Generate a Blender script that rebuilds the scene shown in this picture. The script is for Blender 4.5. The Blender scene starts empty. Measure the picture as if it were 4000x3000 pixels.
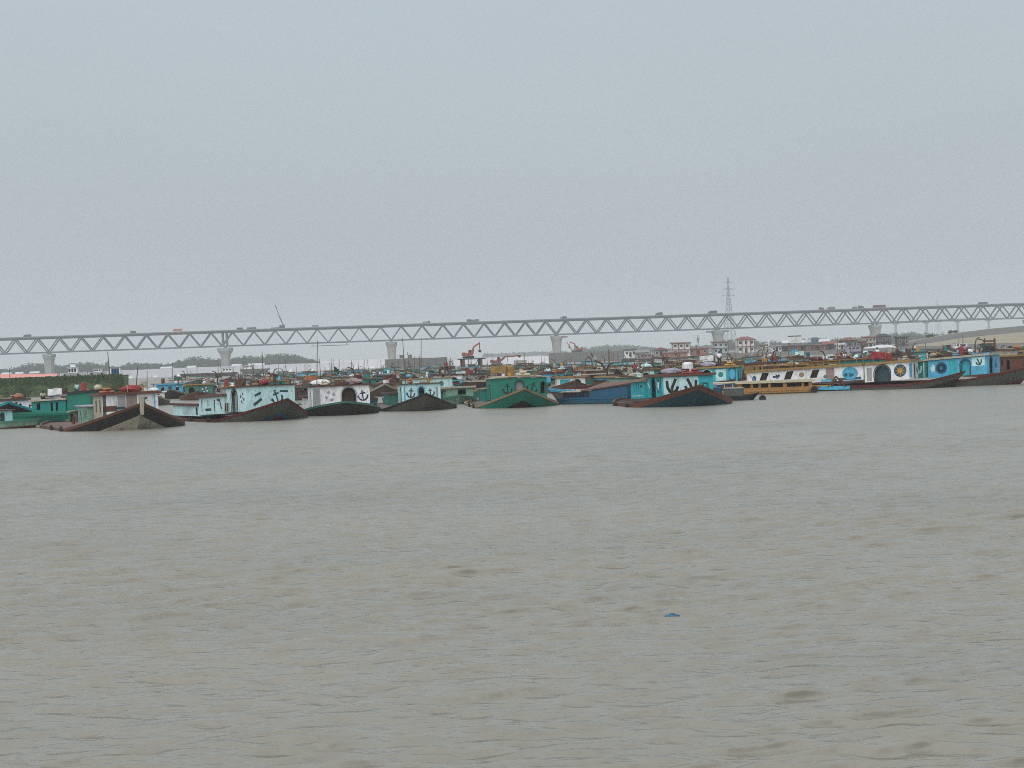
import bpy, bmesh, math, random
import numpy as np
from mathutils import Vector, Matrix

random.seed(7)
R = math.radians
sc = bpy.context.scene
col = sc.collection

# ------------------------------------------------------------------ camera
CAM_H, FPX, HORIZON, ROLL = 5.0, 6000.0, 1385.0, R(2.1)
PITCH = math.atan((1500 - HORIZON) / FPX)
cam_d = bpy.data.cameras.new('camera')
cam_d.sensor_width = 36.0
cam_d.lens = 36.0 * FPX / 4000.0
cam_d.clip_start, cam_d.clip_end = 0.5, 40000
cam = bpy.data.objects.new('camera', cam_d)
col.objects.link(cam)
cam.matrix_world = (Matrix.Translation((0, 0, CAM_H)) @ Matrix.Rotation(math.pi / 2 - PITCH, 4, 'X')
                    @ Matrix.Rotation(-ROLL, 4, 'Z'))
sc.camera = cam

# ------------------------------------------------------------------ sky and sun (hazy overcast)
SUN_EL, SUN_AZ = R(42), R(205)          # sun high behind the camera, a little to its left
w = bpy.data.worlds.new('World'); sc.world = w; w.use_nodes = True
nt = w.node_tree; nt.nodes.clear()
wo = nt.nodes.new('ShaderNodeOutputWorld')
mixs = nt.nodes.new('ShaderNodeMixShader'); mixs.inputs[0].default_value = 0.9
bg_n = nt.nodes.new('ShaderNodeBackground'); bg_n.inputs[1].default_value = 0.08
bg_o = nt.nodes.new('ShaderNodeBackground'); bg_o.inputs[1].default_value = 1.0
skyt = nt.nodes.new('ShaderNodeTexSky'); skyt.sky_type = 'NISHITA'; skyt.sun_disc = False
skyt.sun_elevation = SUN_EL; skyt.sun_rotation = SUN_AZ; skyt.dust_density = 6; skyt.air_density = 1.5
nt.links.new(skyt.outputs[0], bg_n.inputs[0])
# overcast dome: the usual overcast sky, brighter overhead than at the horizon, with faint cloud mottling
tc = nt.nodes.new('ShaderNodeTexCoord')
sep = nt.nodes.new('ShaderNodeSeparateXYZ'); nt.links.new(tc.outputs['Generated'], sep.inputs[0])
clz = nt.nodes.new('ShaderNodeMath'); clz.operation = 'MAXIMUM'; clz.inputs[1].default_value = 0.0
nt.links.new(sep.outputs[2], clz.inputs[0])
grd = nt.nodes.new('ShaderNodeMath'); grd.operation = 'MULTIPLY_ADD'
grd.inputs[1].default_value = SKY_GRAD = 0.95; grd.inputs[2].default_value = 1.0
nt.links.new(clz.outputs[0], grd.inputs[0])
mp = nt.nodes.new('ShaderNodeMapping'); mp.inputs['Scale'].default_value = (1, 1, 3.2)
nt.links.new(tc.outputs['Generated'], mp.inputs[0])
nz = nt.nodes.new('ShaderNodeTexNoise'); nz.inputs['Scale'].default_value = 3.1
nz.inputs['Detail'].default_value = 5; nz.inputs['Roughness'].default_value = 0.5
nt.links.new(mp.outputs[0], nz.inputs['Vector'])
nzm = nt.nodes.new('ShaderNodeMapRange'); nzm.inputs[3].default_value = 0.975; nzm.inputs[4].default_value = 1.025
nzm.inputs[1].default_value = 0.3; nzm.inputs[2].default_value = 0.7
nt.links.new(nz.outputs[0], nzm.inputs[0])
mul = nt.nodes.new('ShaderNodeMath'); mul.operation = 'MULTIPLY'
nt.links.new(grd.outputs[0], mul.inputs[0]); nt.links.new(nzm.outputs[0], mul.inputs[1])
vs = nt.nodes.new('ShaderNodeVectorMath'); vs.operation = 'SCALE'
vs.inputs[0].default_value = (0.42, 0.484, 0.53)
nt.links.new(mul.outputs[0], vs.inputs['Scale'])
nt.links.new(vs.outputs[0], bg_o.inputs[0])
nt.links.new(bg_n.outputs[0], mixs.inputs[1]); nt.links.new(bg_o.outputs[0], mixs.inputs[2])
nt.links.new(mixs.outputs[0], wo.inputs[0])

sun_d = bpy.data.lights.new('sun', 'SUN'); sun_d.energy = 1.5; sun_d.angle = R(75); sun_d.color = (1, 0.97, 0.92)
sun = bpy.data.objects.new('sun', sun_d); col.objects.link(sun)
to_sun = Vector((math.sin(SUN_AZ) * math.cos(SUN_EL), math.cos(SUN_AZ) * math.cos(SUN_EL), math.sin(SUN_EL)))
sun.rotation_euler = to_sun.to_track_quat('Z', 'Y').to_euler()

vsn = sc.view_settings
vsn.view_transform = 'Standard'; vsn.look = 'None'; vsn.gamma = 1; vsn.exposure = 0.0
vsn.use_curve_mapping = False
sc.render.engine = 'CYCLES'
sc.cycles.volume_bounces = 2
sc.cycles.max_bounces = 6
sc.cycles.use_denoising = False
sc.cycles.filter_width = 0.95

# ------------------------------------------------------------------ helpers
def ray(px, py):
    """direction (with y = 1) of a photograph pixel, used only to work out where things stand"""
    u, v, r = (px - 2000) / FPX, (1500 - py) / FPX, -ROLL
    x = u * math.cos(r) - v * math.sin(r); y = u * math.sin(r) + v * math.cos(r)
    cp, sp = math.cos(PITCH), math.sin(PITCH)
    k = cp + y * sp
    return x / k, (y * cp - sp) / k
def at(px, py, D):
    a, b = ray(px, py)
    return Vector((a * D, D, CAM_H + b * D))
def ground(px, py, z=0.0):
    a, b = ray(px, py)
    D = (z - CAM_H) / b
    return Vector((a * D, D, z))

_mats = {}
def nodes_of(m):
    m.use_nodes = True
    n = m.node_tree
    return n, n.nodes['Principled BSDF']
def paint(name, rgb, rough=0.55, dirt=(0.10, 0.075, 0.05), wear=0.45, scale=1.3, streak=True, bump=0.0, spec=0.35, metal=0.0):
    """painted, weathered surface: blotches and runs of dirt with a shape of their own"""
    if name in _mats: return _mats[name]
    m = bpy.data.materials.new(name); n, b = nodes_of(m)
    L = n.links
    t = n.nodes.new('ShaderNodeTexCoord')
    oi = n.nodes.new('ShaderNodeObjectInfo')
    add = n.nodes.new('ShaderNodeVectorMath'); add.operation = 'ADD'
    sc_ = n.nodes.new('ShaderNodeVectorMath'); sc_.operation = 'SCALE'; sc_.inputs[0].default_value = (37, 53, 29)
    L.new(oi.outputs['Random'], sc_.inputs['Scale'])
    L.new(t.outputs['Object'], add.inputs[0]); L.new(sc_.outputs[0], add.inputs[1])
    mpn = n.nodes.new('ShaderNodeMapping'); mpn.inputs['Scale'].default_value = (scale, scale, scale * (0.35 if streak else 1))
    L.new(add.outputs[0], mpn.inputs[0])
    x = n.nodes.new('ShaderNodeTexNoise'); x.inputs['Scale'].default_value = 1.6; x.inputs['Detail'].default_value = 6
    x.inputs['Roughness'].default_value = 0.65
    L.new(mpn.outputs[0], x.inputs['Vector'])
    r = n.nodes.new('ShaderNodeMapRange'); r.inputs[1].default_value = 0.47; r.inputs[2].default_value = 0.72
    r.inputs[3].default_value = 0.0; r.inputs[4].default_value = wear
    L.new(x.outputs[0], r.inputs[0])
    x2 = n.nodes.new('ShaderNodeTexNoise'); x2.inputs['Scale'].default_value = 7.0; x2.inputs['Detail'].default_value = 4
    L.new(mpn.outputs[0], x2.inputs['Vector'])
    r2 = n.nodes.new('ShaderNodeMapRange'); r2.inputs[1].default_value = 0.54; r2.inputs[2].default_value = 0.66
    r2.inputs[3].default_value = 0.0; r2.inputs[4].default_value = wear * 0.9
    L.new(x2.outputs[0], r2.inputs[0])
    mxx = n.nodes.new('ShaderNodeMath'); mxx.operation = 'MAXIMUM'
    L.new(r.outputs[0], mxx.inputs[0]); L.new(r2.outputs[0], mxx.inputs[1])
    mx = n.nodes.new('ShaderNodeMix'); mx.data_type = 'RGBA'
    mx.inputs[6].default_value = (*rgb, 1); mx.inputs[7].default_value = (*dirt, 1)
    L.new(mxx.outputs[0], mx.inputs[0])
    L.new(mx.outputs[2], b.inputs['Base Color'])
    b.inputs['Roughness'].default_value = rough
    b.inputs['Specular IOR Level'].default_value = spec
    b.inputs['Metallic'].default_value = metal
    if bump:
        bp = n.nodes.new('ShaderNodeBump'); bp.inputs['Strength'].default_value = bump; bp.inputs['Distance'].default_value = 0.05
        L.new(x.outputs[0], bp.inputs['Height']); L.new(bp.outputs[0], b.inputs['Normal'])
    _mats[name] = m
    return m

class MB:
    """collects polygons, then links them as one mesh object"""
    def __init__(s, xf=None): s.v, s.f, s.m, s.xf = [], [], [], xf
    def add(s, verts, faces, mi=0):
        k = len(s.v)
        s.v += [tuple(s.xf(Vector(p))) if s.xf else tuple(p) for p in verts]
        for f in faces: s.f.append([i + k for i in f]); s.m.append(mi)
        return s
    def box(s, x0, x1, y0, y1, z0, z1, mi=0):
        s.add([(x0,y0,z0),(x1,y0,z0),(x1,y1,z0),(x0,y1,z0),(x0,y0,z1),(x1,y0,z1),(x1,y1,z1),(x0,y1,z1)],
              [(0,3,2,1),(4,5,6,7),(0,1,5,4),(1,2,6,5),(2,3,7,6),(3,0,4,7)], mi)
        return s
    def hexa(s, p, mi=0):   # eight corners, bottom ring then top ring
        s.add(p, [(0,3,2,1),(4,5,6,7),(0,1,5,4),(1,2,6,5),(2,3,7,6),(3,0,4,7)], mi); return s
    def beam(s, a, b, wd, ht=None, mi=0):
        a, b = Vector(a), Vector(b); d = (b - a).normalized()
        ht = ht or wd
        up = Vector((0, 0, 1)) if abs(d.z) < 0.95 else Vector((0, 1, 0))
        sd = d.cross(up).normalized(); up = sd.cross(d).normalized()
        q = []
        for c in (a, b):
            for i, j in ((-1,-1),(1,-1),(1,1),(-1,1)): q.append(c + sd * wd / 2 * i + up * ht / 2 * j)
        s.add(q, [(0,1,2,3),(7,6,5,4),(0,4,5,1),(1,5,6,2),(2,6,7,3),(3,7,4,0)], mi); return s
    def tube(s, pts, rad, n=6, mi=0, cap=True):
        pts = [Vector(p) for p in pts]
        rr = rad if isinstance(rad, (list, tuple)) else [rad] * len(pts)
        V = []
        for i, p in enumerate(pts):
            d = (pts[min(i + 1, len(pts) - 1)] - pts[max(i - 1, 0)]).normalized()
            up = Vector((0, 0, 1)) if abs(d.z) < 0.9 else Vector((1, 0, 0))
            a = d.cross(up).normalized(); b = d.cross(a).normalized()
            for k in range(n):
                t = 2 * math.pi * k / n
                V.append(p + (a * math.cos(t) + b * math.sin(t)) * rr[i])
        Fc = []
        for i in range(len(pts) - 1):
            for k in range(n):
                Fc.append((i*n+k, i*n+(k+1)%n, (i+1)*n+(k+1)%n, (i+1)*n+k))
        if cap:
            Fc.append(tuple(range(n - 1, -1, -1))); Fc.append(tuple((len(pts) - 1) * n + k for k in range(n)))
        s.add(V, Fc, mi); return s
    def lathe(s, prof, n=10, c=(0, 0, 0), mi=0):
        V = []
        for r, z in prof:
            for k in range(n):
                t = 2 * math.pi * k / n
                V.append((c[0] + r * math.cos(t), c[1] + r * math.sin(t), c[2] + z))
        Fc = []
        for i in range(len(prof) - 1):
            for k in range(n): Fc.append((i*n+k, i*n+(k+1)%n, (i+1)*n+(k+1)%n, (i+1)*n+k))
        Fc.append(tuple(range(n - 1, -1, -1))); Fc.append(tuple((len(prof) - 1) * n + k for k in range(n)))
        s.add(V, Fc, mi); return s
    def prism(s, poly, o, u, vv, nrm, th, mi=0):
        """2-D polygon in the frame (o, u, vv) given thickness th along -nrm"""
        o, u, vv, nrm = Vector(o), Vector(u), Vector(vv), Vector(nrm)
        a = [o + u * p[0] + vv * p[1] for p in poly]; b = [p - nrm * th for p in a]
        k = len(a)
        s.add(a + b, [tuple(range(k)), tuple(range(2 * k - 1, k - 1, -1))] + [(i, k + i, k + (i + 1) % k, (i + 1) % k) for i in range(k)], mi)
        return s
    def mesh(s, name, mats, smooth=False):
        me = bpy.data.meshes.new(name)
        me.from_pydata(s.v, [], s.f)
        for mm in (mats if isinstance(mats, (list, tuple)) else [mats]): me.materials.append(mm)
        if any(s.m): me.polygons.foreach_set('material_index', s.m)
        if smooth: me.polygons.foreach_set('use_smooth', [True] * len(me.polygons))
        bm = bmesh.new(); bm.from_mesh(me); bmesh.ops.recalc_face_normals(bm, faces=bm.faces); bm.to_mesh(me); bm.free()
        me.update()
        return me
    def build(s, name, mats, parent=None, smooth=False):
        o = bpy.data.objects.new(name, s.mesh(name, mats, smooth)); col.objects.link(o)
        if parent is not None: o.parent = parent
        return o
def put(name, me, parent=None, loc=(0, 0, 0), rz=0.0):
    o = bpy.data.objects.new(name, me); col.objects.link(o); o.location = loc; o.rotation_euler = (0, 0, rz)
    if parent is not None: o.parent = parent
    return o
def tag(o, label=None, cat=None, group=None, kind=None):
    if label: o['label'] = label
    if cat: o['category'] = cat
    if group: o['group'] = group
    if kind: o['kind'] = kind
    return o
def empty(name, loc=(0, 0, 0), rz=0.0, label=None, cat=None, group=None):
    o = bpy.data.objects.new(name, None); col.objects.link(o); o.location = loc; o.rotation_euler = (0, 0, rz)
    o.empty_display_size = 0.5
    return tag(o, label, cat, group)

# ------------------------------------------------------------------ water: one sheet to the horizon, real chop near the camera
def water_material():
    m = bpy.data.materials.new('river_water'); n, b = nodes_of(m); L = n.links
    g = n.nodes.new('ShaderNodeNewGeometry')
    # silt: broad patches of browner and greener water
    mpn = n.nodes.new('ShaderNodeMapping'); mpn.inputs['Scale'].default_value = (0.05, 0.12, 1)
    L.new(g.outputs['Position'], mpn.inputs[0])
    x = n.nodes.new('ShaderNodeTexNoise'); x.inputs['Scale'].default_value = 1.0; x.inputs['Detail'].default_value = 4
    L.new(mpn.outputs[0], x.inputs['Vector'])
    r = n.nodes.new('ShaderNodeMapRange'); r.inputs[1].default_value = 0.35; r.inputs[2].default_value = 0.65
    L.new(x.outputs[0], r.inputs[0])
    mx = n.nodes.new('ShaderNodeMix'); mx.data_type = 'RGBA'
    mx.inputs[6].default_value = (*WATER_A, 1); mx.inputs[7].default_value = (*WATER_B, 1)
    L.new(r.outputs[0], mx.inputs[0]); L.new(mx.outputs[2], b.inputs['Base Color'])
    # ripples finer than the mesh can carry roughen the open river farther out
    sy = n.nodes.new('ShaderNodeSeparateXYZ'); L.new(g.outputs['Position'], sy.inputs[0])
    ry = n.nodes.new('ShaderNodeMapRange'); ry.inputs[1].default_value = 30; ry.inputs[2].default_value = 125
    ry.inputs[3].default_value = 0.10; ry.inputs[4].default_value = 0.36
    L.new(sy.outputs[1], ry.inputs[0]); L.new(ry.outputs[0], b.inputs['Roughness'])
    b.inputs['IOR'].default_value = 1.33
    b.inputs['Specular IOR Level'].default_value = 0.5
    prev = None
    for scl, dist, strength in (((1.2, 3.2, 1), 0.2, 0.75), ((3.4, 7.0, 1), 0.05, 0.35), ((10, 18, 1), 0.012, 0.2)):
        mq = n.nodes.new('ShaderNodeMapping'); mq.inputs['Scale'].default_value = scl
        mq.inputs['Rotation'].default_value = (0, 0, R(8))
        L.new(g.outputs['Position'], mq.inputs[0])
        q = n.nodes.new('ShaderNodeTexNoise'); q.inputs['Scale'].default_value = 1; q.inputs['Detail'].default_value = 3
        L.new(mq.outputs[0], q.inputs['Vector'])
        bp = n.nodes.new('ShaderNodeBump'); bp.inputs['Distance'].default_value = dist; bp.inputs['Strength'].default_value = strength
        L.new(q.outputs[0], bp.inputs['Height'])
        if prev: L.new(prev.outputs[0], bp.inputs['Normal'])
        prev = bp
    L.new(prev.outputs[0], b.inputs['Normal'])
    return m
WATER_A, WATER_B = (0.300, 0.272, 0.224), (0.268, 0.254, 0.218)
def make_water():
    rng = np.random.default_rng(11)
    D = [4.0]
    while D[-1] < 9000:
        d = D[-1]
        D.append(d + max(0.045, min(d * d / (1536 * CAM_H) * 0.30, d * 0.12)))
    D = np.array(D)
    nc = 520
    t = np.linspace(-1, 1, nc); t = 0.62 * t + 0.5 * t ** 5
    Y = np.repeat(D[:, None], nc, 1); X = t[None, :] * (D[:, None] + 8)
    dy = np.gradient(D)[:, None]; dx = (D[:, None] + 8) * 0.0026
    res = np.maximum(dy, dx)
    Z = np.zeros_like(X); OX = np.zeros_like(X); OY = np.zeros_like(X)
    nw = 140
    lam = np.exp(rng.uniform(math.log(0.2), math.log(2.6), nw))
    th = rng.normal(R(95), R(20), nw)
    ph = rng.uniform(0, 2 * math.pi, nw)
    # slow gusts: groups of waves swell and fade
    G = 0.5
    for k in range(5):
        a = rng.uniform(0, 2 * math.pi); ll = rng.uniform(9, 26)
        G = G + 0.17 * np.sin(2 * math.pi / ll * (X * math.cos(a) * 0.6 + Y * math.sin(a)) + rng.uniform(0, 6.28))
    G = 0.32 + 0.5 * np.clip(G, 0.0, 1.0)
    for l, a, p in zip(lam, th, ph):
        k = 2 * math.pi / l
        amp = 0.0112 * l * math.exp(-(math.log(l / 0.42) / 0.60) ** 2) + 0.0040 * l * math.exp(-(math.log(l / 1.35) / 0.4) ** 2) + 0.0008 * l
        fade = np.clip((l / res - 2.0) / 1.8, 0, 1)
        s = k * (X * math.cos(a) + Y * math.sin(a)) + p
        A = amp * fade * (0.45 + 0.9 * G * G)
        Z += A * np.sin(s)
        OX += 0.35 * A * math.cos(a) * np.cos(s); OY += 0.35 * A * math.sin(a) * np.cos(s)
    OY -= 1.1 * Z            # wind-driven chop leans towards the near bank: steep narrow lee faces, long gentle backs
    nr = len(D)
    V = np.stack([X + OX, Y + OY, Z], -1).reshape(-1, 3)
    i = np.arange(nr - 1)[:, None] * nc + np.arange(nc - 1)[None, :]
    Fq = np.stack([i, i + 1, i + nc + 1, i + nc], -1).reshape(-1, 4)
    # flat apron round and behind the camera, joined on the first row
    base = len(V)
    V = np.concatenate([V, np.array([[x, -400.0, 0] for x in np.linspace(-600, 600, nc)])])
    j = np.arange(nc - 1)
    Fq = np.concatenate([Fq, np.stack([base + j, base + j + 1, j + 1, j], -1)])
    me = bpy.data.meshes.new('water')
    me.vertices.add(len(V)); me.vertices.foreach_set('co', V.astype(np.float32).ravel())
    me.loops.add(Fq.size); me.loops.foreach_set('vertex_index', Fq.astype(np.int32).ravel())
    me.polygons.add(len(Fq)); me.polygons.foreach_set('loop_start', np.arange(0, Fq.size, 4, dtype=np.int32))
    me.polygons.foreach_set('loop_total', np.full(len(Fq), 4, dtype=np.int32))
    me.polygons.foreach_set('use_smooth', np.ones(len(Fq), dtype=bool))
    me.materials.append(water_material()); me.update(calc_edges=True); me.validate()
    o = bpy.data.objects.new('water', me); col.objects.link(o)
    tag(o, 'grey-brown rippled river water filling the foreground', kind='structure')
    return len(Fq)
make_water()
# ------------------------------------------------------------------ materials of the setting
M = {}
M['steel'] = paint('bridge_steel', (0.12, 0.14, 0.16), 0.6, wear=0.25, dirt=(0.06, 0.06, 0.06), scale=0.1)
M['concrete'] = paint('concrete', (0.36, 0.35, 0.335), 0.85, wear=0.4, dirt=(0.2, 0.19, 0.17), scale=0.25)
M['deck'] = paint('bridge_deck_concrete', (0.20, 0.215, 0.225), 0.85, wear=0.3, dirt=(0.13, 0.13, 0.13), scale=0.2)
M['geobag'] = paint('white_sheeting', (0.72, 0.70, 0.73), 0.8, wear=0.35, dirt=(0.42, 0.40, 0.42), scale=0.5)
M['bag'] = paint('white_bags', (0.82, 0.81, 0.8), 0.8, wear=0.2, dirt=(0.5, 0.48, 0.45))
M['greywall'] = paint('grey_sheet_piles', (0.17, 0.165, 0.16), 0.8, wear=0.35, dirt=(0.10, 0.09, 0.08), scale=0.4)
M['sand'] = paint('river_sand', (0.35, 0.285, 0.195), 0.95, wear=0.5, dirt=(0.20, 0.175, 0.14), scale=0.12, streak=False, bump=0.4)
M['mud'] = paint('grey_mud', (0.15, 0.135, 0.12), 0.9, wear=0.5, dirt=(0.08, 0.07, 0.06), scale=0.15, streak=False)
M['soil'] = paint('bank_soil', (0.085, 0.07, 0.055), 0.95, wear=0.4, dirt=(0.05, 0.05, 0.03), scale=0.3, streak=False)
M['grass'] = paint('bank_grass', (0.05, 0.085, 0.022), 0.95, wear=0.5, dirt=(0.03, 0.05, 0.015), scale=0.4, streak=False)
M['leaf'] = paint('tree_leaves', (0.045, 0.075, 0.035), 0.9, wear=0.6, dirt=(0.025, 0.045, 0.025), scale=0.1, streak=False, spec=0.1)
M['bark'] = paint('tree_bark', (0.07, 0.055, 0.04), 0.95)
M['dark'] = paint('dark_void', (0.012, 0.012, 0.013), 0.8, wear=0.0)
M['rubber'] = paint('black_rubber', (0.02, 0.02, 0.02), 0.8, wear=0.2)
M['tar'] = paint('black_tarred_steel', (0.022, 0.022, 0.026), 0.6, wear=0.3, dirt=(0.06, 0.04, 0.03))
M['white'] = paint('white_paint', (0.84, 0.84, 0.83), 0.5, wear=0.35, dirt=(0.36, 0.30, 0.23))
M['red_tin'] = paint('red_tin', (0.26, 0.075, 0.06), 0.6, wear=0.5, dirt=(0.14, 0.06, 0.045))
M['grey_tin'] = paint('grey_tin', (0.26, 0.255, 0.255), 0.5, wear=0.5, dirt=(0.14, 0.11, 0.09))
M['orange'] = paint('excavator_orange', (0.38, 0.10, 0.06), 0.5, wear=0.4)
M['pink'] = paint('pink_sheet', (0.80, 0.34, 0.30), 0.7, wear=0.3, dirt=(0.6, 0.5, 0.4), scale=0.15)
M['bluecloth'] = paint('blue_cloth', (0.015, 0.075, 0.16), 0.85, wear=0.3, dirt=(0.01, 0.03, 0.06))
M['bamboo'] = paint('bamboo', (0.16, 0.12, 0.08), 0.8, wear=0.4)
M['rust'] = paint('rusty_iron', (0.13, 0.055, 0.03), 0.85, wear=0.6, dirt=(0.05, 0.025, 0.018))
M['glass'] = paint('dark_glass', (0.02, 0.025, 0.03), 0.15, wear=0.0, spec=0.5)

# ------------------------------------------------------------------ the long truss bridge
BX, BY, BC, BS = -405.21, 1348.9, 0.99376, 0.11156      # foot of the first pier in view and the direction of the bridge
Z_BOT, Z_TOP, TW = 21.2, 34.6, 5.6                        # truss depth, half the distance of the two truss planes
PANEL = 18.75
bridge = empty('truss_bridge', (BX, BY, 0), math.atan2(BS, BC),
               'long grey steel truss bridge on concrete piers crossing the river behind the boats', 'bridge')
# members, shared by all spans (local x along the bridge)
mb_up = MB().beam((0, 0, Z_BOT + 0.6), (PANEL / 2, 0, Z_TOP - 0.5), 1.0, 1.05)
mb_dn = MB().beam((0, 0, Z_TOP - 0.5), (PANEL / 2, 0, Z_BOT + 0.6), 1.0, 1.05)
me_up, me_dn = mb_up.mesh('diagonal', M['steel']), mb_dn.mesh('diagonal', M['steel'])
me_post = MB().box(-0.7, 0.7, -0.7, 0.7, Z_BOT, Z_TOP).mesh('end_post', M['steel'])
def chords(Ls):
    m = MB()
    for y in (-TW, TW):
        m.box(0, Ls, y - 0.75, y + 0.75, Z_BOT - 0.05, Z_BOT + 1.15)
        m.box(0, Ls, y - 0.7, y + 0.7, Z_TOP - 1.15, Z_TOP)
    for i in range(int(Ls / PANEL) + 1):
        x = min(i * PANEL + 0.4, Ls - 0.4)
        m.box(x - 0.4, x + 0.4, -TW + 0.75, TW - 0.75, Z_BOT + 0.05, Z_BOT + 1.1)
        m.box(x - 0.35, x + 0.35, -TW + 0.7, TW - 0.7, Z_TOP - 1.0, Z_TOP - 0.1)
    return m
me_ch = chords(150).mesh('truss_span', M['steel'])
def roadway():
    m = MB()
    m.hexa([(0,-7,Z_TOP+.003),(150,-7,Z_TOP+.003),(150,7,Z_TOP+.003),(0,7,Z_TOP+.003),(0,-11,Z_TOP+.45),(150,-11,Z_TOP+.45),(150,11,Z_TOP+.45),(0,11,Z_TOP+.45)])
    return m.mesh('road_deck', M['deck'])
me_road = roadway()
me_par = MB().box(0, 150, -0.13, 0.13, Z_TOP + 0.46, Z_TOP + 1.28).mesh('parapet', M['deck'])
me_rail = MB().box(0, 150, -TW + 0.76, TW - 0.76, Z_BOT + 0.5, Z_BOT + 0.85).mesh('railway_slab', M['concrete'])
for k in range(-2, 8):
    sp = put('truss_span', me_ch, bridge, (150 * k, 0, 0))
    put('road_deck', me_road, sp); put('railway_slab', me_rail, sp)
    for y in (-10.8, 10.8): put('parapet', me_par, sp, (0, y, 0))
    for y in (-TW, TW):
        for i in range(8):
            put('diagonal', me_up, sp, (i * PANEL, y, 0)); put('diagonal', me_dn, sp, (i * PANEL + PANEL / 2, y, 0))
    if k in (1, 6):          # joint between two modules: paired end posts over the pier
        for y in (-TW, TW):
            for x in (0.9, 4.4): put('end_post', me_post, sp, (x, y, 0))
def pier_mesh(neck, cap, top, capz):
    """six-sided shaft that flares to a broad head"""
    def ring(hx, hy, z): return [(-hx, -hy * .5, z), (-hx * .6, -hy, z), (hx * .6, -hy, z), (hx, -hy * .5, z), (hx, hy * .5, z), (hx * .6, hy, z), (-hx * .6, hy, z), (-hx, hy * .5, z)]
    zs = [(neck * 1.02, 6.5, -3), (neck, 6.2, 3), (neck * 1.03, 6.4, 10), (neck * 1.16, 7.2, capz - 3.2), (cap, 8.6, capz), (cap, 8.6, top)]
    m = MB(); V = []; 
    for r in zs: V += ring(*r)
    Fc = [(i*8+k, i*8+(k+1) % 8, (i+1)*8+(k+1) % 8, (i+1)*8+k) for i in range(len(zs) - 1) for k in range(8)]
    Fc += [tuple(range(7, -1, -1)), tuple(range((len(zs)-1)*8, len(zs)*8))]
    m.add(V, Fc); return m.mesh('pier', M['concrete'])
me_pier, me_pier_j = pier_mesh(3.5, 5.0, 20.3, 18.4), pier_mesh(3.8, 6.6, 20.3, 17.6)
me_bear = MB().box(-1.0, 1.0, -1.1, 1.1, 20.3, Z_BOT - 0.06).mesh('bearing', M['steel'])
for k in range(-2, 8):
    pr = put('pier', me_pier_j if k in (1, 6) else me_pier, bridge, (150 * k + (2.6 if k in (1, 6) else 0), 0, 0))
    for y in (-TW, TW): put('bearing', me_bear, pr, (0, y, 0))
gant = MB()
gant.box(228, 262, -8, 8, 18.9, 19.3)
for x in (230, 260):
    for y in (-6.5, 6.5): gant.box(x - .15, x + .15, y - .15, y + .15, 19.3, Z_BOT)
gant.build('inspection_gantry', M['steel'], bridge)
for x, y in ((450 + 5.01, 0), (600 + 5.01, 0), (600 - 9.42, 0)):
    MB().box(x, x + 4.4, -6, 6, 18.7, 19.9).build('service_platform', M['steel'], bridge)
def on_bridge(px):
    """distance along the bridge of the point seen at column px"""
    a, _ = ray(px, 1300 - (px - 1000) * 0.035)
    return (BX - a * BY) / (a * BS - BC)
def bridge_spot(px, lane=-4.0):
    s = on_bridge(px); n = Vector((-BS, BC, 0))
    return Vector((BX + BC * s, BY + BS * s, Z_TOP + 0.46)) + n * lane
BRZ = math.atan2(BS, BC)

# ------------------------------------------------------------------ banks and shores (setting)
def terrain(name, pts, z_fn, mats, label, step=None):
    """low land built from cross sections: pts = list of rows, each a list of world points"""
    m = MB(); n = len(pts[0]); V = [p for r in pts for p in r]
    Fc = [(i*n+k, i*n+k+1, (i+1)*n+k+1, (i+1)*n+k) for i in range(len(pts) - 1) for k in range(n - 1)]
    m.add(V, Fc)
    o = m.build(name, mats, None, smooth=False)
    return tag(o, label, kind='structure')
def land_rows(front, depth, h, seed, fall=6.0, skew=0.0):
    """front: polyline of the water's edge, left to right; land rises behind it by h"""
    rg = random.Random(seed); rows = []
    prof = [(-1.5, -0.6), (0, 0.02), (fall * .35, h * .55), (fall, h), (fall + depth * .4, h * 1.05), (fall + depth, h * .95), (fall + depth + 6, -0.8)]
    for p in front:
        rows.append([Vector((p[0] + d * skew + rg.uniform(-.5, .5), p[1] + d + rg.uniform(-.6, .6), z * rg.uniform(.9, 1.1))) for d, z in prof])
    return rows
def sub(pts, n):
    out = []
    for i in range(n):
        t = i / (n - 1) * (len(pts) - 1); k = min(int(t), len(pts) - 2); f = t - k
        out.append((pts[k][0] + (pts[k+1][0] - pts[k][0]) * f, pts[k][1] + (pts[k+1][1] - pts[k][1]) * f))
    return out
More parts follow.
